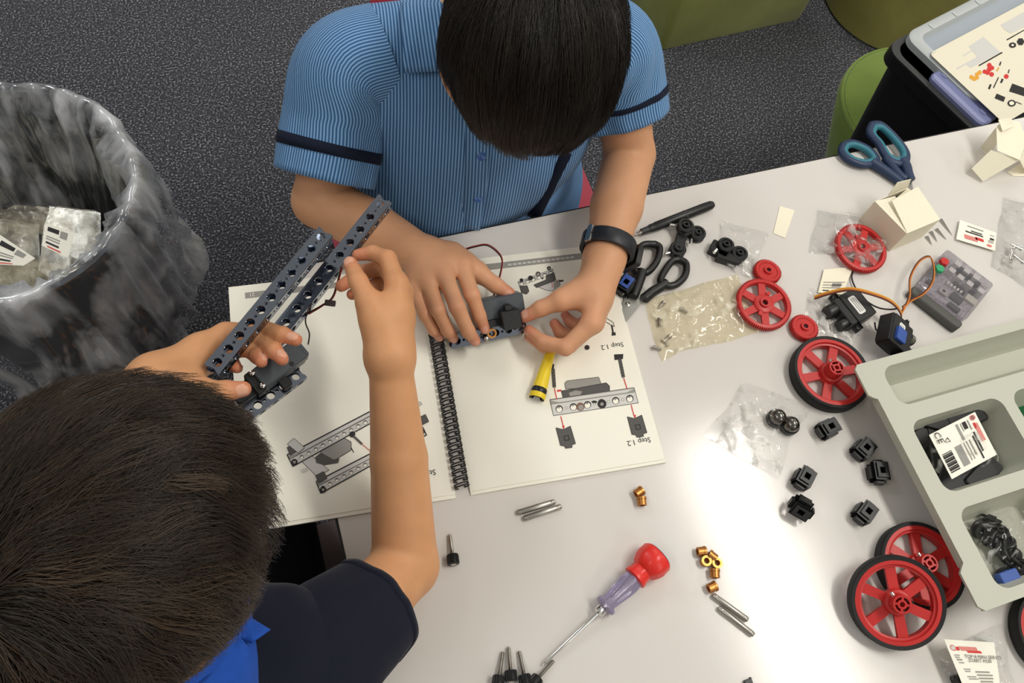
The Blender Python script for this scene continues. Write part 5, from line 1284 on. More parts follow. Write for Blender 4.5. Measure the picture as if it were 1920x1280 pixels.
# ---------------------------------------------------------------- hair
def hair_mat(name, dark, light):
    m = bpy.data.materials.new(name); m.use_nodes = True; nt = m.node_tree; b = nt.nodes['Principled BSDF']
    a = nt.nodes.new('ShaderNodeAttribute'); a.attribute_name = 'shade'
    x = nt.nodes.new('ShaderNodeMixRGB'); nt.links.new(a.outputs['Fac'], x.inputs[0]); x.inputs[1].default_value = lin(dark); x.inputs[2].default_value = lin(light)
    nt.links.new(x.outputs[0], b.inputs['Base Color']); b.inputs['Roughness'].default_value = .42; b.inputs['Specular IOR Level'].default_value = .55
    return m
def grow_hair(person, c, A, radii, crown, comb, mat, n=15000, ncl=260, length=.055, K=6, seed=1, lift=.16, swirl=.25, grav=.35, rad=.00034, messy=.5, keep=None, lenf=None, combw=.8, wave=.0015):
    rng = np.random.default_rng(seed); A = np.asarray(A); radii = np.asarray(radii); crown = nrm(crown); comb = nrm(comb)
    def sample(k):
        out = []
        while sum(len(o) for o in out) < k:
            s = rng.normal(size=(k*2, 3)); s /= np.linalg.norm(s, axis=1, keepdims=True); out.append(s[keep(s)])
        return np.concatenate(out)[:k]
    def run(s0, ang, ln, lf, jit):
        s = s0.copy(); pts = []; down = A@np.array([0, 0, -1.]); step = ln/(K-1)
        off = np.zeros_like(s)
        for j in range(K):
            t = j/(K-1); base = s*radii; pos = base*(1+(.015+lf*(t**.8))[:, None])+off; pts.append(pos)
            d = s-crown[None]; d = d-s*(d*s).sum(1, keepdims=True); d /= np.linalg.norm(d, axis=1, keepdims=True)+1e-6
            sw = np.cross(s, crown[None]); cb = comb[None]-s*(s@comb)[:, None]
            d = d+swirl*sw+combw*cb+jit*.35; d = d-s*(d*s).sum(1, keepdims=True); d /= np.linalg.norm(d, axis=1, keepdims=True)+1e-6
            bn = np.cross(s, d); d = d*np.cos(ang)[:, None]+bn*np.sin(ang)[:, None]
            ang = ang*.92
            q = s*radii+d*step[:, None]; s = q/radii; s /= np.linalg.norm(s, axis=1, keepdims=True)
            off = off+down[None]*(grav*step*t)[:, None]
        return np.stack(pts, 1)
    cs = sample(ncl); cang = messy*(vnoise(cs*2.3+seed, seed)*1.1+.8*vnoise(cs*5.5+seed, seed+1))+rng.normal(0, messy*.2, ncl); cl = length*rng.uniform(.75, 1.25, ncl); cf = lift*rng.uniform(.5, 1.3, ncl)
    if lenf is not None: cl = cl*lenf(cs)
    G = run(cs, cang, cl, cf, np.zeros((ncl, 3)))
    s = sample(n); own = np.empty(n, int)
    for i in range(0, n, 4000): own[i:i+4000] = np.argmax(s[i:i+4000]@cs.T, 1)
    ln = cl[own]*rng.uniform(.7, 1.1, n); X = run(s, cang[own]+rng.normal(0, .14, n), ln, cf[own]*rng.uniform(.6, 1.15, n), rng.normal(0, .5, (n, 3)))
    t = np.linspace(0, 1, K)[None, :, None]; X = X+(G[own]-X)*(.62*t**1.1)+rng.normal(0, .0007, X.shape)*t
    ph = rng.uniform(0, 6.28, ncl)[own]+rng.normal(0, .5, n); bnv = np.cross(s, X[:, -1]-X[:, 0]); bnv /= np.linalg.norm(bnv, axis=1, keepdims=True)+1e-9
    X = X+bnv[:, None, :]*(wave*t*np.sin(6.28*1.1*t+ph[:, None, None]))
    X = X@A+np.asarray(c)[None, None]-np.array(person.location)[None, None]
    T = np.gradient(X, axis=1); T /= np.linalg.norm(T, axis=2, keepdims=True)+1e-9
    N_ = (s@A)[:, None, :]+0*T; B_ = np.cross(T, N_); B_ /= np.linalg.norm(B_, axis=2, keepdims=True)+1e-9; N_ = np.cross(B_, T)
    r = (rad*rng.uniform(.7, 1.3, n))[:, None]*np.linspace(1, .25, K)[None]; V_ = []
    for k in range(3):
        a = 2*math.pi*k/3+.5; V_.append(X+(N_*math.cos(a)+B_*math.sin(a))*r[..., None])
    V_ = np.stack(V_, 2).reshape(-1, 3); base = np.arange(n)[:, None, None]*K*3; j = np.arange(K-1)[None, :, None]*3; k = np.arange(3)[None, None]
    k2 = (k+1) % 3; f = np.stack([base+j+k, base+j+k2, base+j+3+k2, base+j+3+k], -1).reshape(-1, 4)
    sh = np.clip(rng.beta(1.4, 4.5, ncl)[own]*.8+rng.beta(1.2, 6, n)*.7, 0, 1); sh = np.repeat(sh, K*3)
    o = quad_mesh('hair', V_, f, [mat], person, attrs={'shade': sh}); o['kind'] = 'stuff'; o['label'] = 'short dark hair'
    return o

# ---------------------------------------------------------------- cloth
def stripe_mat():
    m = bpy.data.materials.new('blue_ribbed_stripe_cloth'); m.use_nodes = True; nt = m.node_tree; b = nt.nodes['Principled BSDF']
    a = nt.nodes.new('ShaderNodeAttribute'); a.attribute_name = 'stripe'
    mu = nt.nodes.new('ShaderNodeMath'); mu.operation = 'MULTIPLY'; mu.inputs[1].default_value = 2*math.pi/.0036; nt.links.new(a.outputs['Fac'], mu.inputs[0])
    sn = nt.nodes.new('ShaderNodeMath'); sn.operation = 'SINE'; nt.links.new(mu.outputs[0], sn.inputs[0])
    r = nt.nodes.new('ShaderNodeValToRGB'); mp = nt.nodes.new('ShaderNodeMapRange'); mp.inputs[1].default_value = -1; nt.links.new(sn.outputs[0], mp.inputs[0]); nt.links.new(mp.outputs[0], r.inputs['Fac'])
    e = r.color_ramp.elements; e[0].position = .25; e[0].color = lin((54, 94, 142)); e[1].position = .85; e[1].color = lin((128, 170, 212))
    nt.links.new(r.outputs['Color'], b.inputs['Base Color']); b.inputs['Roughness'].default_value = .85; b.inputs['Sheen Weight'].default_value = .1; b.inputs['Specular IOR Level'].default_value = .2
    bp = nt.nodes.new('ShaderNodeBump'); bp.inputs['Strength'].default_value = .35; bp.inputs['Distance'].default_value = .0008
    nt.links.new(mp.outputs[0], bp.inputs['Height']); nt.links.new(bp.outputs['Normal'], b.inputs['Normal'])
    return m
m_stripe = stripe_mat()
m_navy = M('navy_cloth', (24, 30, 48), .85, spec=.2, bump=(900, .2), sheen=.05); m_navy2 = M('navy_knit', (26, 29, 42), .9, spec=.2, bump=(1200, .25), sheen=.08)
m_black_cloth = M('black_cloth', (14, 15, 17), .9, spec=.15); m_ltblue = M('light_blue_cloth', (136, 182, 238), .85, spec=.2, bump=(900, .15)); m_royal = M('royal_blue_knit', (38, 84, 178), .85, spec=.2, bump=(1500, .4), sheen=.1)
def sleeve(person, pts, rads, flat, mat, name='sleeve', folds=.0035, seed=0, nth=72, nl=30, thick=.0016, cuff=True, sag=(0, 0, 0)):
    """cloth tube around an arm; stripe coordinate runs around it; open at the last point"""
    C = spline(pts, 8); t = np.linspace(0, 1, len(C)); u = np.linspace(0, 1, nl)
    C = np.stack([np.interp(u, t, np.array(C)[:, k]) for k in range(3)], 1); R = np.interp(u, np.linspace(0, 1, len(rads)), rads)
    T = np.gradient(C, axis=0); T /= np.linalg.norm(T, axis=1, keepdims=True); up = np.asarray(flat, float)
    V_ = []; st = []; th = np.linspace(0, 2*np.pi, nth+1)
    for i in range(nl):
        w_ = nrm(up-T[i]*(up@T[i])); s_ = np.cross(T[i], w_)
        q = C[i][None]+0*th[:, None]; dirs = np.cos(th)[:, None]*s_+np.sin(th)[:, None]*w_*.86
        nz = vnoise(np.stack([np.cos(th)*2.2+seed, np.sin(th)*2.2, 0*th+u[i]*2.2], 1), seed)+.6*vnoise(np.stack([np.cos(th)*4.5+seed, np.sin(th)*4.5, 0*th+u[i]*1.6+5], 1), seed+1)
        V_.append(q+dirs*(R[i]+folds*nz*min(1, .3+u[i]))[:, None]+np.asarray(sag)*u[i]); st.append(th*np.mean(rads))
    V_ = np.array(V_); out = V_.reshape(-1, 3); ctr = np.repeat(C, nth+1, 0); d = out-ctr; d /= np.linalg.norm(d, axis=1, keepdims=True); inn = out-d*thick
    m1 = nth+1; f = []
    for i in range(nl-1):
        a = i*m1+np.arange(nth); f.append(np.stack([a, a+1, a+m1+1, a+m1], 1))
    f = np.concatenate(f); N = len(out); a = (nl-1)*m1+np.arange(nth)
    F_ = np.concatenate([f, f[:, ::-1]+N, np.stack([a, a+1, a+1+N, a+N], 1)])
    o = quad_mesh(name, np.concatenate([out, inn])-np.array(person.location), F_, [mat], person, attrs={'stripe': np.concatenate([np.concatenate(st)]*2)})
    return o, V_, C
def trim_ring(person_, V_, C, i0, i1, mat, off=.0012, name='sleeve_trim'):
    A_ = V_[i0]+(V_[i0]-C[i0])/np.linalg.norm(V_[i0]-C[i0], axis=1, keepdims=True)*off; B_ = V_[i1]+(V_[i1]-C[i1])/np.linalg.norm(V_[i1]-C[i1], axis=1, keepdims=True)*off
    m1 = len(A_); a = np.arange(m1-1); rows = [A_+(C[i0]-A_)*.03, A_, B_, B_+(C[i1]-B_)*.03]; v = np.concatenate(rows)
    f = np.concatenate([np.stack([a+r*m1, a+1+r*m1, a+1+(r+1)*m1, a+(r+1)*m1], 1) for r in range(3)])
    return v, f
# ================================================================ the boy in the striped blue shirt
def Pw(x, y, z): return P(x, y, z)
pA = thing('person', 'dark-haired boy in striped blue short-sleeved shirt bending over the notebook', 'person', (.24, .62, 0))
LA = np.array(pA.location)
shR, elR, wrR = P(650, 130, .165), P(600, 376, .055), P(800, 484, .050)
shL, elL, wrL = P(1155, 115, .165), P(1180, 290, .060), P(1134, 482, .052)
hcA = P(1003, 70, .285); upA = nrm((-.10, -.70, .71)); fwA = nrm((-.03, -.71, -.70))
vx = Vox((-.03, .25, ZT-.05), (.46, .72, ZT+.41), .0018); tipsA = []
AxA, LhA = add_head(vx, hcA, fwA, upA)
neckA = np.array([.235, .615, ZT+.175]); vx.cone(hcA-upA*.05-fwA*.03, neckA, .048, .052, .02)
vx.cone(shR+np.array([.03, 0, 0]), shL-np.array([.03, 0, 0]), .045, .045, .02); vx.cone(neckA, (.21, .645, ZT-.02), .08, .09, .03)
for s_, e_, w_, mid in ((shR, elR, wrR, P(690, 424, .058)), (shL, elL, wrL, P(1156, 388, .060))):
    vx.cone(s_, e_, .033, .031, .015); vx.cone(e_, mid, .0315, .031, .005); vx.cone(mid, w_, .031, .0220, .004)
handAR = {'thumb': [P(846, 482, .046), P(895, 510, .046), P(930, 535, .042), P(955, 550, .036)],
          'index': [P(866, 498, .058), P(885, 553, .060), P(899, 592, .044), P(909, 616, .030)],
          'middle': [P(833, 514, .062), P(857, 575, .064), P(878, 621, .046), P(891, 639, .030)],
          'ring': [P(802, 527, .057), P(821, 581, .058), P(839, 619, .041), P(850, 633, .027)],
          'little': [P(777, 541, .049), P(796, 588, .049), P(813, 619, .035), P(824, 631, .024)]}
add_hand(vx, wrR, handAR, (0, 0, 1), 1.03, .0225, tipsA)
handAL = {'thumb': [P(1098, 545, .056), P(1052, 563, .057), P(1014, 578, .048), P(985, 593, .037)],
          'index': [P(1108, 606, .058), P(1060, 652, .046), P(1018, 640, .036), P(992, 619, .029)],
          'middle': [P(1114, 606, .042), P(1066, 648, .030), P(1020, 648, .022), P(993, 630, .019)],
          'ring': [P(1117, 596, .030), P(1078, 632, .020), P(1050, 622, .016), P(1040, 606, .018)],
          'little': [P(1118, 584, .022), P(1086, 612, .015), P(1068, 602, .014), P(1060, 590, .016)]}
add_hand(vx, wrL, handAL, (0, 0, 1), 1.05, .0225, tipsA)
vA, fA = vx.mesh(); vA = relax(vA, fA, 1, .4); redA, nailA = skin_attrs(vA, tipsA)
# legs (under the table)
lg_ = Vox((.02, .22, 0.0), (.50, .86, .62), .006)
lg_.cone((.19, .72, .50), (.17, .40, .50), .075, .055, .03); lg_.cone((.30, .72, .50), (.34, .40, .50), .075, .055, .03); lg_.cone((.20, .72, .54), (.29, .72, .54), .10, .10, .03)
for x in (.17, .34): lg_.cone((x, .40, .48), (x, .44, .10), .052, .034, .02); lg_.cone((x, .45, .05), (x, .33, .03), .034, .026, .02)
vl, fl_ = lg_.mesh(); n0 = len(vA)
hq = (vA-hcA)@np.array(AxA).T/np.array((.072, .090, .082)); hn = hq/np.linalg.norm(hq, axis=1, keepdims=True)
def keepB(s): return ((s[:, 2] > -.30-.25*(-s[:, 1])) & ~((s[:, 1] > .50) & (s[:, 2] < .38)) & ~((np.abs(s[:, 0]) > .8) & (s[:, 2] < -.05) & (s[:, 1] > -.25)))
def keepA(s): return ((s[:, 2] > -.34-.3*(-s[:, 1])) & ~((s[:, 1] > .50) & (s[:, 2] < .38)))
inhair = keepA(hn) & (np.linalg.norm(hq, axis=1) < 1.12) & (np.linalg.norm(hq, axis=1) > .85)
fall = np.concatenate([fA, fl_+n0]); mi = np.zeros(len(fall), int); mi[:len(fA)] = inhair[fA].all(1)
mskA = skin_mat('tan_skin', (208, 155, 118), (196, 112, 92), (214, 160, 140)); mhA = hair_mat('black_hair', (14, 11, 9), (54, 42, 33)); mscA = M('scalp_hair_black', (16, 13, 11), .8)  # scalp under the strands takes the hair colour
quad_mesh('body', np.concatenate([vA, vl])-LA, fall, [mskA, mscA], pA, mi, {'red': np.concatenate([redA, np.zeros(len(vl))]), 'nail': np.concatenate([nailA, np.zeros(len(vl))])})
add_eyes(pA, LhA)
grow_hair(pA, hcA, AxA, (.0795, .0925, .0845), (0, -.62, .78), (0, .75, .2), mhA, n=17000, ncl=300, length=.085, seed=5, lift=.13, swirl=.12, grav=.25, messy=.30, keep=keepA, combw=.9, lenf=lambda s: 1+.25*np.clip(s[:, 1], 0, 1), rad=.00036)
# shirt body
sx = Vox((.02, .46, ZT-.31), (.46, .78, ZT+.27), .003)
I3 = np.eye(3); rtA = nrm(shL-shR)
sx.cone(shR+rtA*.035+np.array([0, .01, -.005]), shL-rtA*.03+np.array([0, .01, -.005]), .062, .060, .03)
sx.ell((.222, .612, ZT+.06), (rtA, np.cross([0, 0, 1], rtA), (0, 0, 1)), (.148, .100, .145), .05)
sx.ell((.180, .632, ZT-.09), I3, (.116, .112, .19), .06); sx.cone((.17, .70, ZT-.24), (.29, .70, ZT-.24), .10, .10, .05); sx.cone(neckA+np.array([0, .01, .01]), neckA+np.array([0, .02, -.05]), .062, .085, .04)
vs_, fs_ = sx.mesh(); vs_ = relax(vs_, fs_, 2); nn = vnormals(vs_, fs_)
if (nn*(vs_-vs_.mean(0))).sum() < 0: fs_ = fs_[:, ::-1]; nn = -nn
def folds(v, seed, amp=.0035):
    q = np.stack([v@rtA*24, v[:, 1]*8, v[:, 2]*9+v@rtA*6], 1); return amp*(vnoise(q, seed)+.6*vnoise(q*2.1, seed+2))
vs_ = vs_+nn*folds(vs_, 61)[:, None]
ub = vs_@rtA+.10*(vs_[:, 2]-ZT)*(vs_@rtA-.2)*4
quad_mesh('shirt', vs_-LA, fs_, [m_stripe], pA, None, {'stripe': ub})
slR, VR, CR = sleeve(pA, [shR+np.array([.045, .0, .012]), shR+np.array([.0, -.005, .004]), P(628, 225, .125), P(608, 332, .085)], [.058, .060, .058, .0575], (0, 0, 1), m_stripe, seed=3)
slL, VL, CL = sleeve(pA, [shL+np.array([-.035, .02, .030]), P(1150, 95, .170), P(1165, 158, .130), P(1178, 222, .096)], [.052, .057, .055, .052], (0, 0, 1), m_stripe, seed=9)
for V_, C_, S_, i0, i1 in ((VR, CR, slR, 23, 25), (VL, CL, slL, 22, 24)):
    v, f = trim_ring(pA, V_, C_, i0, i1, m_navy); quad_mesh('sleeve_trim', v-LA, f, [m_navy], S_)
sidev = Vox((.16, .52, ZT-.28), (.42, .78, ZT+.10), .004)
sidev.ell((.290, .616, ZT-.080), I3, (.098, .102, .140), .02); sidev.cone((.25, .70, ZT-.22), (.30, .68, ZT-.22), .08, .08, .03)
v2, f2 = sidev.mesh(); v2 = relax(v2, f2, 2); n2_ = vnormals(v2, f2); quad_mesh('shirt_lining', v2+n2_*folds(v2, 70, .003)[:, None]-LA, f2, [m_ltblue], pA)
# placket, buttons, collar, side panel
def on_shirt(px, py, lift=.0015, vox=None):
    qs = [q for q in ([vox.ray(px, py)] if vox else [sx.ray(px, py), sidev.ray(px, py)]) if q is not None]
    q = max(qs, key=lambda t: t[2]) if qs else P(px, py, 0.)
    return q+nrm(CAM-q)*lift
def ribbon(name, pxs, width, mat, parent, lift=.003, thick=.0012, stripe=False, org=LA, vox=None):
    C_ = np.array([on_shirt(x, y, lift, vox) for x, y in pxs]); C_ = np.array(spline(C_, 6)); V_ = []
    for i in range(len(C_)):
        t = nrm(C_[min(i+1, len(C_)-1)]-C_[max(i-1, 0)]); n_ = nrm(CAM-C_[i]); s_ = nrm(np.cross(t, n_)); n_ = np.cross(s_, t)
        V_.append([C_[i]-s_*width/2, C_[i]+s_*width/2, C_[i]+s_*width/2-n_*thick, C_[i]-s_*width/2-n_*thick])
    V_ = np.array(V_); v = V_.reshape(-1, 3); f = []
    for i in range(len(C_)-1):
        for k in range(4): f.append((i*4+k, i*4+(k+1) % 4, i*4+4+(k+1) % 4, i*4+4+k))
    f += [(3, 2, 1, 0), tuple(4*(len(C_)-1)+k for k in range(4))]
    return quad_mesh(name, v-org, np.array(f), [mat], parent, attrs={'stripe': v@rtA})
ribbon('placket', [(893, 215), (895, 280), (893, 330), (886, 380), (880, 430)], .026, m_stripe, pA, .0028)
for x, y in ((903, 293), (897, 371)):
    q = on_shirt(x, y, .0055); d = nrm(CAM-q); zq = V(d).to_track_quat('Z', 'Y').to_matrix().to_4x4()
    bt = MB().lathe([(.0048, -.0012), (.0052, 0), (.0050, .0010), (.0040, .0013), (.0034, .0008), (.0001, .0006)], 20, T=Matrix.Translation(V(q-LA))@zq).build('button', M('blue_button', (62, 98, 160), .3), pA)
cvx = Vox((.10, .46, ZT+.02), (.40, .74, ZT+.28), .0025)
def collar(parent, c, ax_n, ax_f, r0, r1, h, mat, gap=.35, name='collar', org=LA, n=60, tip=.012):
    """folded collar: band round the neck turned over outwards; open in front (ax_f)"""
    n_ = nrm(ax_n); f_ = nrm(np.asarray(ax_f)-n_*(np.asarray(ax_f)@n_)); s_ = np.cross(n_, f_); th = np.linspace(gap, 2*np.pi-gap, n); rows = []
    for k, (r, z) in enumerate(((r0, -.004), (r0*.97, h*.6), (r0*1.0, h), (r0*1.06, h*.98), ((r0+r1)/2, h*.45), (r1, -.006), (r1-.001, -.0075), ((r0+r1)/2-.001, h*.40), (r0*1.03, h*.8))):
        fr = np.exp(-((np.minimum(th-gap, 2*np.pi-gap-th))/.35)**2); e = tip*fr*(k in (5, 6))+tip*.4*fr*(k == 4)
        rr = r+e*.8; rows.append(c+np.outer(rr*np.cos(th), f_)+np.outer(rr*np.sin(th), s_)+np.outer(z-e*.6+0*th, n_))
    v = np.concatenate(rows); f = []
    for r in range(len(rows)-1):
        a = r*n+np.arange(n-1); f.append(np.stack([a, a+1, a+n+1, a+n], 1))
    return quad_mesh(name, v-org, np.concatenate(f), [mat], parent, attrs={'stripe': np.concatenate([th*r0]*len(rows))})
collar(pA, neckA+np.array([0, .004, .014]), (-.02, -.35, .93), (0, -.9, -.3), .060, .076, .022, m_stripe, .9, tip=.0)
def collar_flap(quad, n=10, lift=.009, mat=m_stripe, par=pA, org=LA, vox=None):
    V_ = []
    for j in range(n+1):
        for i in range(n+1):
            u, v = i/n, j/n; x, y = [(quad[0][k]*(1-u)+quad[1][k]*u)*(1-v)+(quad[3][k]*(1-u)+quad[2][k]*u)*v for k in (0, 1)]
            V_.append(on_shirt(x, max(y, -60), lift+.004*u*v+.003*math.sin(3*v), vox))
    V_ = np.array(V_); d = nrm(CAM-V_.mean(0)); N = len(V_); m = n+1; f = []
    for j in range(n):
        for i in range(n): a = j*m+i; f += [(a, a+1, a+m+1, a+m), (N+a, N+a+m, N+a+m+1, N+a+1)]
    for i in range(n): a = n*m+i; f += [(i, N+i, N+i+1, i+1), (a, a+1, N+a+1, N+a)]
    for j in range(n): a = j*m; f += [(a, a+m, N+a+m, N+a), (a+n, N+a+n, N+a+n+m, a+n+m)]
    al = np.concatenate([V_, V_-d*.002]); quad_mesh('collar_flap', al-org, np.array(f), [mat], par, attrs={'stripe': al@nrm(rtA+np.array([0, 0, .15]))})
collar_flap([(752, 4), (832, 4), (856, 132), (757, 137)])
ribbon('shirt_edge_trim', [(1060, 284), (1045, 314), (1022, 362), (999, 410)], .017, m_navy, pA, .004)
# shorts
so = Vox((.04, .30, .36), (.48, .86, .66), .005)
so.cone((.20, .72, .535), (.29, .72, .535), .115, .115, .03); so.cone((.18, .70, .505), (.165, .46, .505), .088, .078, .03); so.cone((.31, .70, .505), (.345, .46, .505), .088, .078, .03)
v3, f3 = so.mesh(); v3 = relax(v3, f3, 2); quad_mesh('shorts', v3-LA, f3, [m_navy], pA)
for x in (.17, .34):
    MB().loft([[(x+dx*.038*s_-LA[0], .405+dy*.062*s_+oy-LA[1], z) for dx, dy in circ(0, 0, 1, 20)] for z, s_, oy in ((.0, .95, -.02), (.02, 1.05, -.02), (.045, .95, -.01), (.075, .72, .03), (.095, .66, .035))]).build('shoe', m_blk, pA)
# watch
def watch():
    a = nrm(wrL-elL); c = P(1140, 462, .056); o = thing('wristwatch', 'black rubber wristwatch with orange button on the boy\'s wrist', 'watch', c)
    up_ = nrm(np.array([0, 0, 1.])-a*a[2]); s_ = np.cross(a, up_); Mx = Matrix(((s_[0], up_[0], a[0], 0), (s_[1], up_[1], a[1], 0), (s_[2], up_[2], a[2], 0), (0, 0, 0, 1)))
    ring = lambda r, z: [(r*1.06*math.cos(t), r*.96*math.sin(t), z) for t in np.linspace(0, 2*math.pi, 49)[:-1]]
    w_ = .0095; r0, r1 = .0262, .0305
    L = [ring(r0, -w_), ring(r1-.0006, -w_), ring(r1, -w_+.001), ring(r1, w_-.001), ring(r1-.0006, w_), ring(r0, w_)]; MB().loft(L+[L[0]], T=Mx, caps=False).build('strap', m_blk2 if False else M('watch_strap', (24, 27, 34), .45), o)
    for k in range(5):
        t = math.radians(20+k*14); MB().lathe([(.0012, 0), (.0012, .0004)], 8, T=Mx@TR(r1*1.06*math.cos(t), r1*.96*math.sin(t), 0, ry=RX90, rz=0)@TR()).build('strap_hole', m_blk, o)
    t = math.radians(38); MB().rbox(-.004, .004, -.011, .011, -.001, .0018, .001, 2, T=Mx@TR(r1*1.06*math.cos(t), r1*.96*math.sin(t), 0)@Matrix.Rotation(t-RX90, 4, 'Z')@Matrix.Rotation(-RX90, 4, 'X')).build('buckle', m_steel, o)
    t = math.radians(205); Th = Mx@TR(r1*1.06*math.cos(t), r1*.96*math.sin(t), 0)@Matrix.Rotation(t-RX90, 4, 'Z')@Matrix.Rotation(-RX90, 4, 'X')
    MB().rbox(-.016, .016, -.014, .014, -.001, .007, .004, 4, T=Th).build('case', m_blk, o); MB().rbox(-.012, .012, -.010, .010, .0068, .0074, .003, 3, T=Th).build('glass', M('watch_glass', (30, 34, 40), .08), o)
    MB().lathe([(.0028, 0), (.0028, .002), (.002, .0028)], 12, T=Th@TR(-.004, .0145, .003, rx=-RX90)).build('orange_button', M('orange_plastic', (232, 96, 36), .4), o)
watch()

# ================================================================ the boy in the navy shirt
pB = thing('person', 'dark brown-haired boy in navy shirt with royal blue collar, seen from behind', 'person', (-.2, .08, 0))
LB = np.array(pB.location)
hcB = P(190, 1026, .345); fwB = nrm((.62, .55, -.56)); upB = nrm((.38, .32, .87))
sR, eR, wR = P(585, 1248, .125), P(760, 1060, .045), P(731, 668, .160)
sL, eL, wL = np.array([-.335, .15, ZT+.13]), P(70, 880, .11), P(292, 712, .160)
vx = Vox((-.42, -.02, ZT-.06), (.11, .47, ZT+.47), .0018); tipsB = []
AxB, LhB = add_head(vx, hcB, fwB, upB, 1.0)
neckB = np.array([-.180, .092, ZT+.165]); vx.cone(hcB-upB*.06-fwB*.03, neckB, .048, .046, .02); vx.cone(sR*.8+neckB*.2-np.array([0, 0, .02]), sL*.8+neckB*.2-np.array([0, 0, .02]), .034, .034, .015); vx.cone(neckB-np.array([0, 0, .03]), neckB+np.array([-.01, -.01, -.12]), .055, .07, .02)
midB = P(748, 860, .100)
vx.cone(sR, eR, .034, .031, .012); vx.cone(eR, midB, .0315, .0265, .006); vx.cone(midB, wR, .0265, .0190, .004)
vx.cone(sL, eL, .038, .031, .015); vx.cone(eL, P(190, 790, .135), .031, .028, .006); vx.cone(P(190, 790, .135), wL, .028, .021, .004)
handBR = {'thumb': [P(712, 612, .172), P(692, 567, .184), P(672, 528, .186), P(657, 494, .178)],
          'index': [P(744, 532, .180), P(727, 485, .176), P(699, 474, .168), P(671, 478, .164)],
          'middle': [P(752, 546, .164), P(722, 500, .150), P(676, 512, .142), P(640, 536, .142)],
          'ring': [P(753, 565, .150), P(722, 530, .134), P(690, 540, .128), P(660, 552, .130)],
          'little': [P(749, 585, .140), P(722, 562, .124), P(700, 568, .120), P(682, 575, .122)]}
add_hand(vx, wR, handBR, nrm(CAM-wR), 1.0, .021, tipsB)
handBL = {'thumb': [P(335, 724, .172), P(378, 734, .186), P(424, 733, .194), P(456, 729, .192)],
          'index': [P(424, 626, .150), P(492, 616, .150), P(530, 627, .164), P(555, 637, .170)],
          'middle': [P(408, 644, .144), P(480, 634, .144), P(514, 657, .162), P(529, 673, .168)],
          'ring': [P(393, 663, .138), P(462, 652, .140), P(482, 667, .154), P(490, 678, .160)],
          'little': [P(380, 682, .134), P(424, 678, .126), P(438, 684, .130), P(444, 690, .138)]}
add_hand(vx, wL, handBL, nrm(CAM-wL), 1.0, .0215, tipsB)
vB, fB = vx.mesh(); vB = relax(vB, fB, 1, .4); redB, nailB = skin_attrs(vB, tipsB)
lg_ = Vox((-.46, -.20, 0), (.02, .52, .62), .006)
lg_.cone((-.30, -.02, .50), (-.32, .34, .50), .075, .055, .03); lg_.cone((-.15, -.02, .50), (-.145, .34, .50), .075, .055, .03); lg_.cone((-.28, -.03, .55), (-.17, -.03, .55), .10, .10, .03)
for x in (-.32, -.145): lg_.cone((x, .34, .48), (x, .31, .10), .052, .034, .02); lg_.cone((x, .30, .05), (x, .42, .03), .034, .026, .02)
vl, fl_ = lg_.mesh(); n0 = len(vB)
hq = (vB-hcB)@np.array(AxB).T/np.array((.072, .090, .082)); hn = hq/np.linalg.norm(hq, axis=1, keepdims=True)
inhair = keepB(hn) & (np.linalg.norm(hq, axis=1) < 1.12) & (np.linalg.norm(hq, axis=1) > .85)
fall = np.concatenate([fB, fl_+n0]); mi = np.zeros(len(fall), int); mi[:len(fB)] = inhair[fB].all(1)
mskB = skin_mat('golden_skin', (208, 152, 108), (202, 118, 92), (224, 172, 146)); mhB = hair_mat('dark_brown_hair', (20, 15, 12), (98, 78, 58)); mscB = M('scalp_hair_brown', (20, 16, 13), .8)  # scalp coloured like the dark brown hair
quad_mesh('body', np.concatenate([vB, vl])-LB, fall, [mskB, mscB], pB, mi, {'red': np.concatenate([redB, np.zeros(len(vl))]), 'nail': np.concatenate([nailB, np.zeros(len(vl))])})
add_eyes(pB, LhB)
grow_hair(pB, hcB, AxB, (.0745, .0925, .0845), (.10, -.90, .42), (.2, .5, .1), mhB, n=30000, ncl=800, length=.055, seed=11, lift=.20, swirl=.55, grav=.05, messy=.65, keep=keepB, combw=.25, rad=.00028, wave=.004)
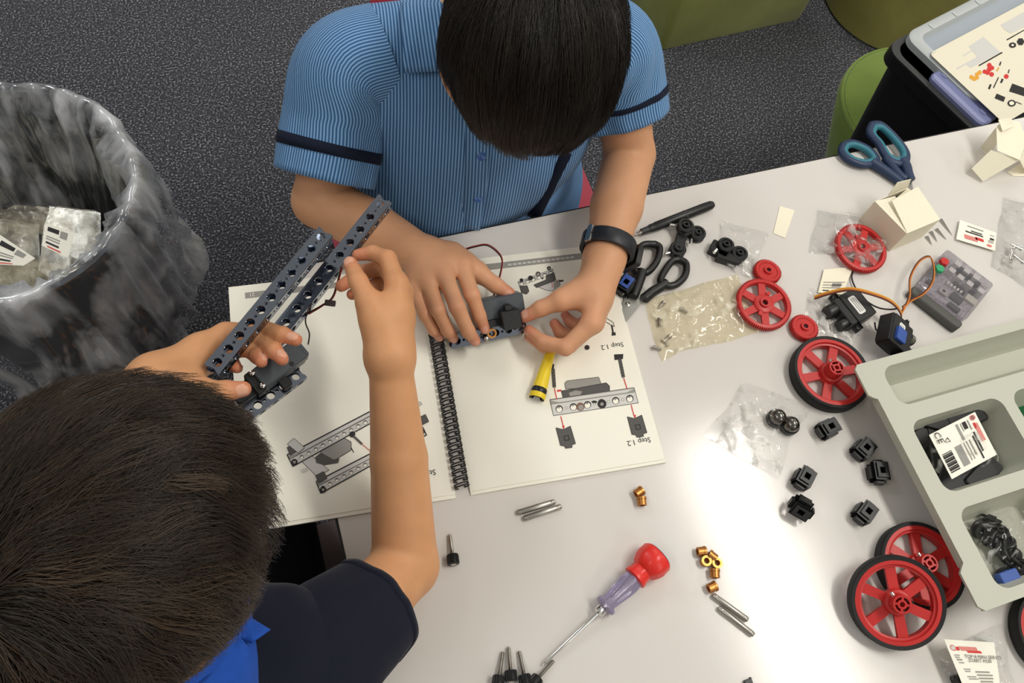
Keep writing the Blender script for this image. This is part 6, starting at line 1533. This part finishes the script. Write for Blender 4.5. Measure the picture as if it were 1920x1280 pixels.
# shirt
sb = Vox((-.44, -.18, ZT-.30), (.02, .26, ZT+.23), .0035)
rtB = nrm(sR-sL); sb.cone(sR-rtB*.03, sL+rtB*.03, .062, .062, .04); sb.ell((-.205, .055, ZT+.03), (rtB, np.cross([0, 0, 1], rtB), (0, 0, 1)), (.150, .105, .15), .05)
sb.ell((-.215, .01, ZT-.12), I3, (.135, .12, .18), .06); sb.cone(neckB, neckB+np.array([0, -.01, -.05]), .060, .09, .04)
v5, f5 = sb.mesh(); v5 = relax(v5, f5, 2); n5 = vnormals(v5, f5)
if (n5*(v5-v5.mean(0))).sum() < 0: f5 = f5[:, ::-1]; n5 = -n5
quad_mesh('shirt', v5+n5*(.004*vnoise(v5*16, 80)+.002*vnoise(v5*40, 81))[:, None]-LB, f5, [m_navy2], pB)
s1, VB1, CB1 = sleeve(pB, [sR-rtB*.05, sR-rtB*.01, P(645, 1185, .104), P(700, 1138, .080)], [.060, .058, .053, .049], (0, 0, 1), m_navy2, seed=21, folds=.003)
s2, VB2, CB2 = sleeve(pB, [sL+rtB*.05, sL, sL*.6+eL*.4, sL*.35+eL*.65], [.060, .056, .050, .046], (0, 0, 1), m_navy2, seed=25, folds=.003)
v, f = trim_ring(pB, VB1, CB1, 27, 29, m_navy2, .0008); quad_mesh('sleeve_hem', v-LB, f, [m_navy2], s1)
collar(pB, neckB+np.array([.0, .012, .028]), nrm((.25, .35, .9)), (.35, .93, -.2), .062, .090, .034, m_royal, .45, org=LB, tip=.035)
collar_flap([(300, 1300), (424, 1172), (468, 1214), (440, 1300)], 10, .020, m_royal, pB, LB, sb); collar_flap([(430, 1132), (508, 1180), (472, 1206), (442, 1192)], 8, .012, m_royal, pB, LB, sb)
so = Vox((-.46, -.20, .36), (.02, .46, .67), .005)
so.cone((-.28, -.03, .545), (-.17, -.03, .545), .115, .115, .03); so.cone((-.30, -.02, .51), (-.32, .29, .51), .088, .078, .03); so.cone((-.155, -.02, .515), (-.148, .29, .515), .088, .080, .03)
v6, f6 = so.mesh(); v6 = relax(v6, f6, 2); quad_mesh('shorts', v6-LB, f6, [m_black_cloth], pB)
for x in (-.32, -.145):
    MB().loft([[(x+dx*.038*s_-LB[0], .36+dy*.062*s_+oy-LB[1], z) for dx, dy in circ(0, 0, 1, 20)] for z, s_, oy in ((.0, .95, .02), (.02, 1.05, .02), (.045, .95, .01), (.075, .72, -.03), (.095, .66, -.035))]).build('shoe', m_blk, pB)
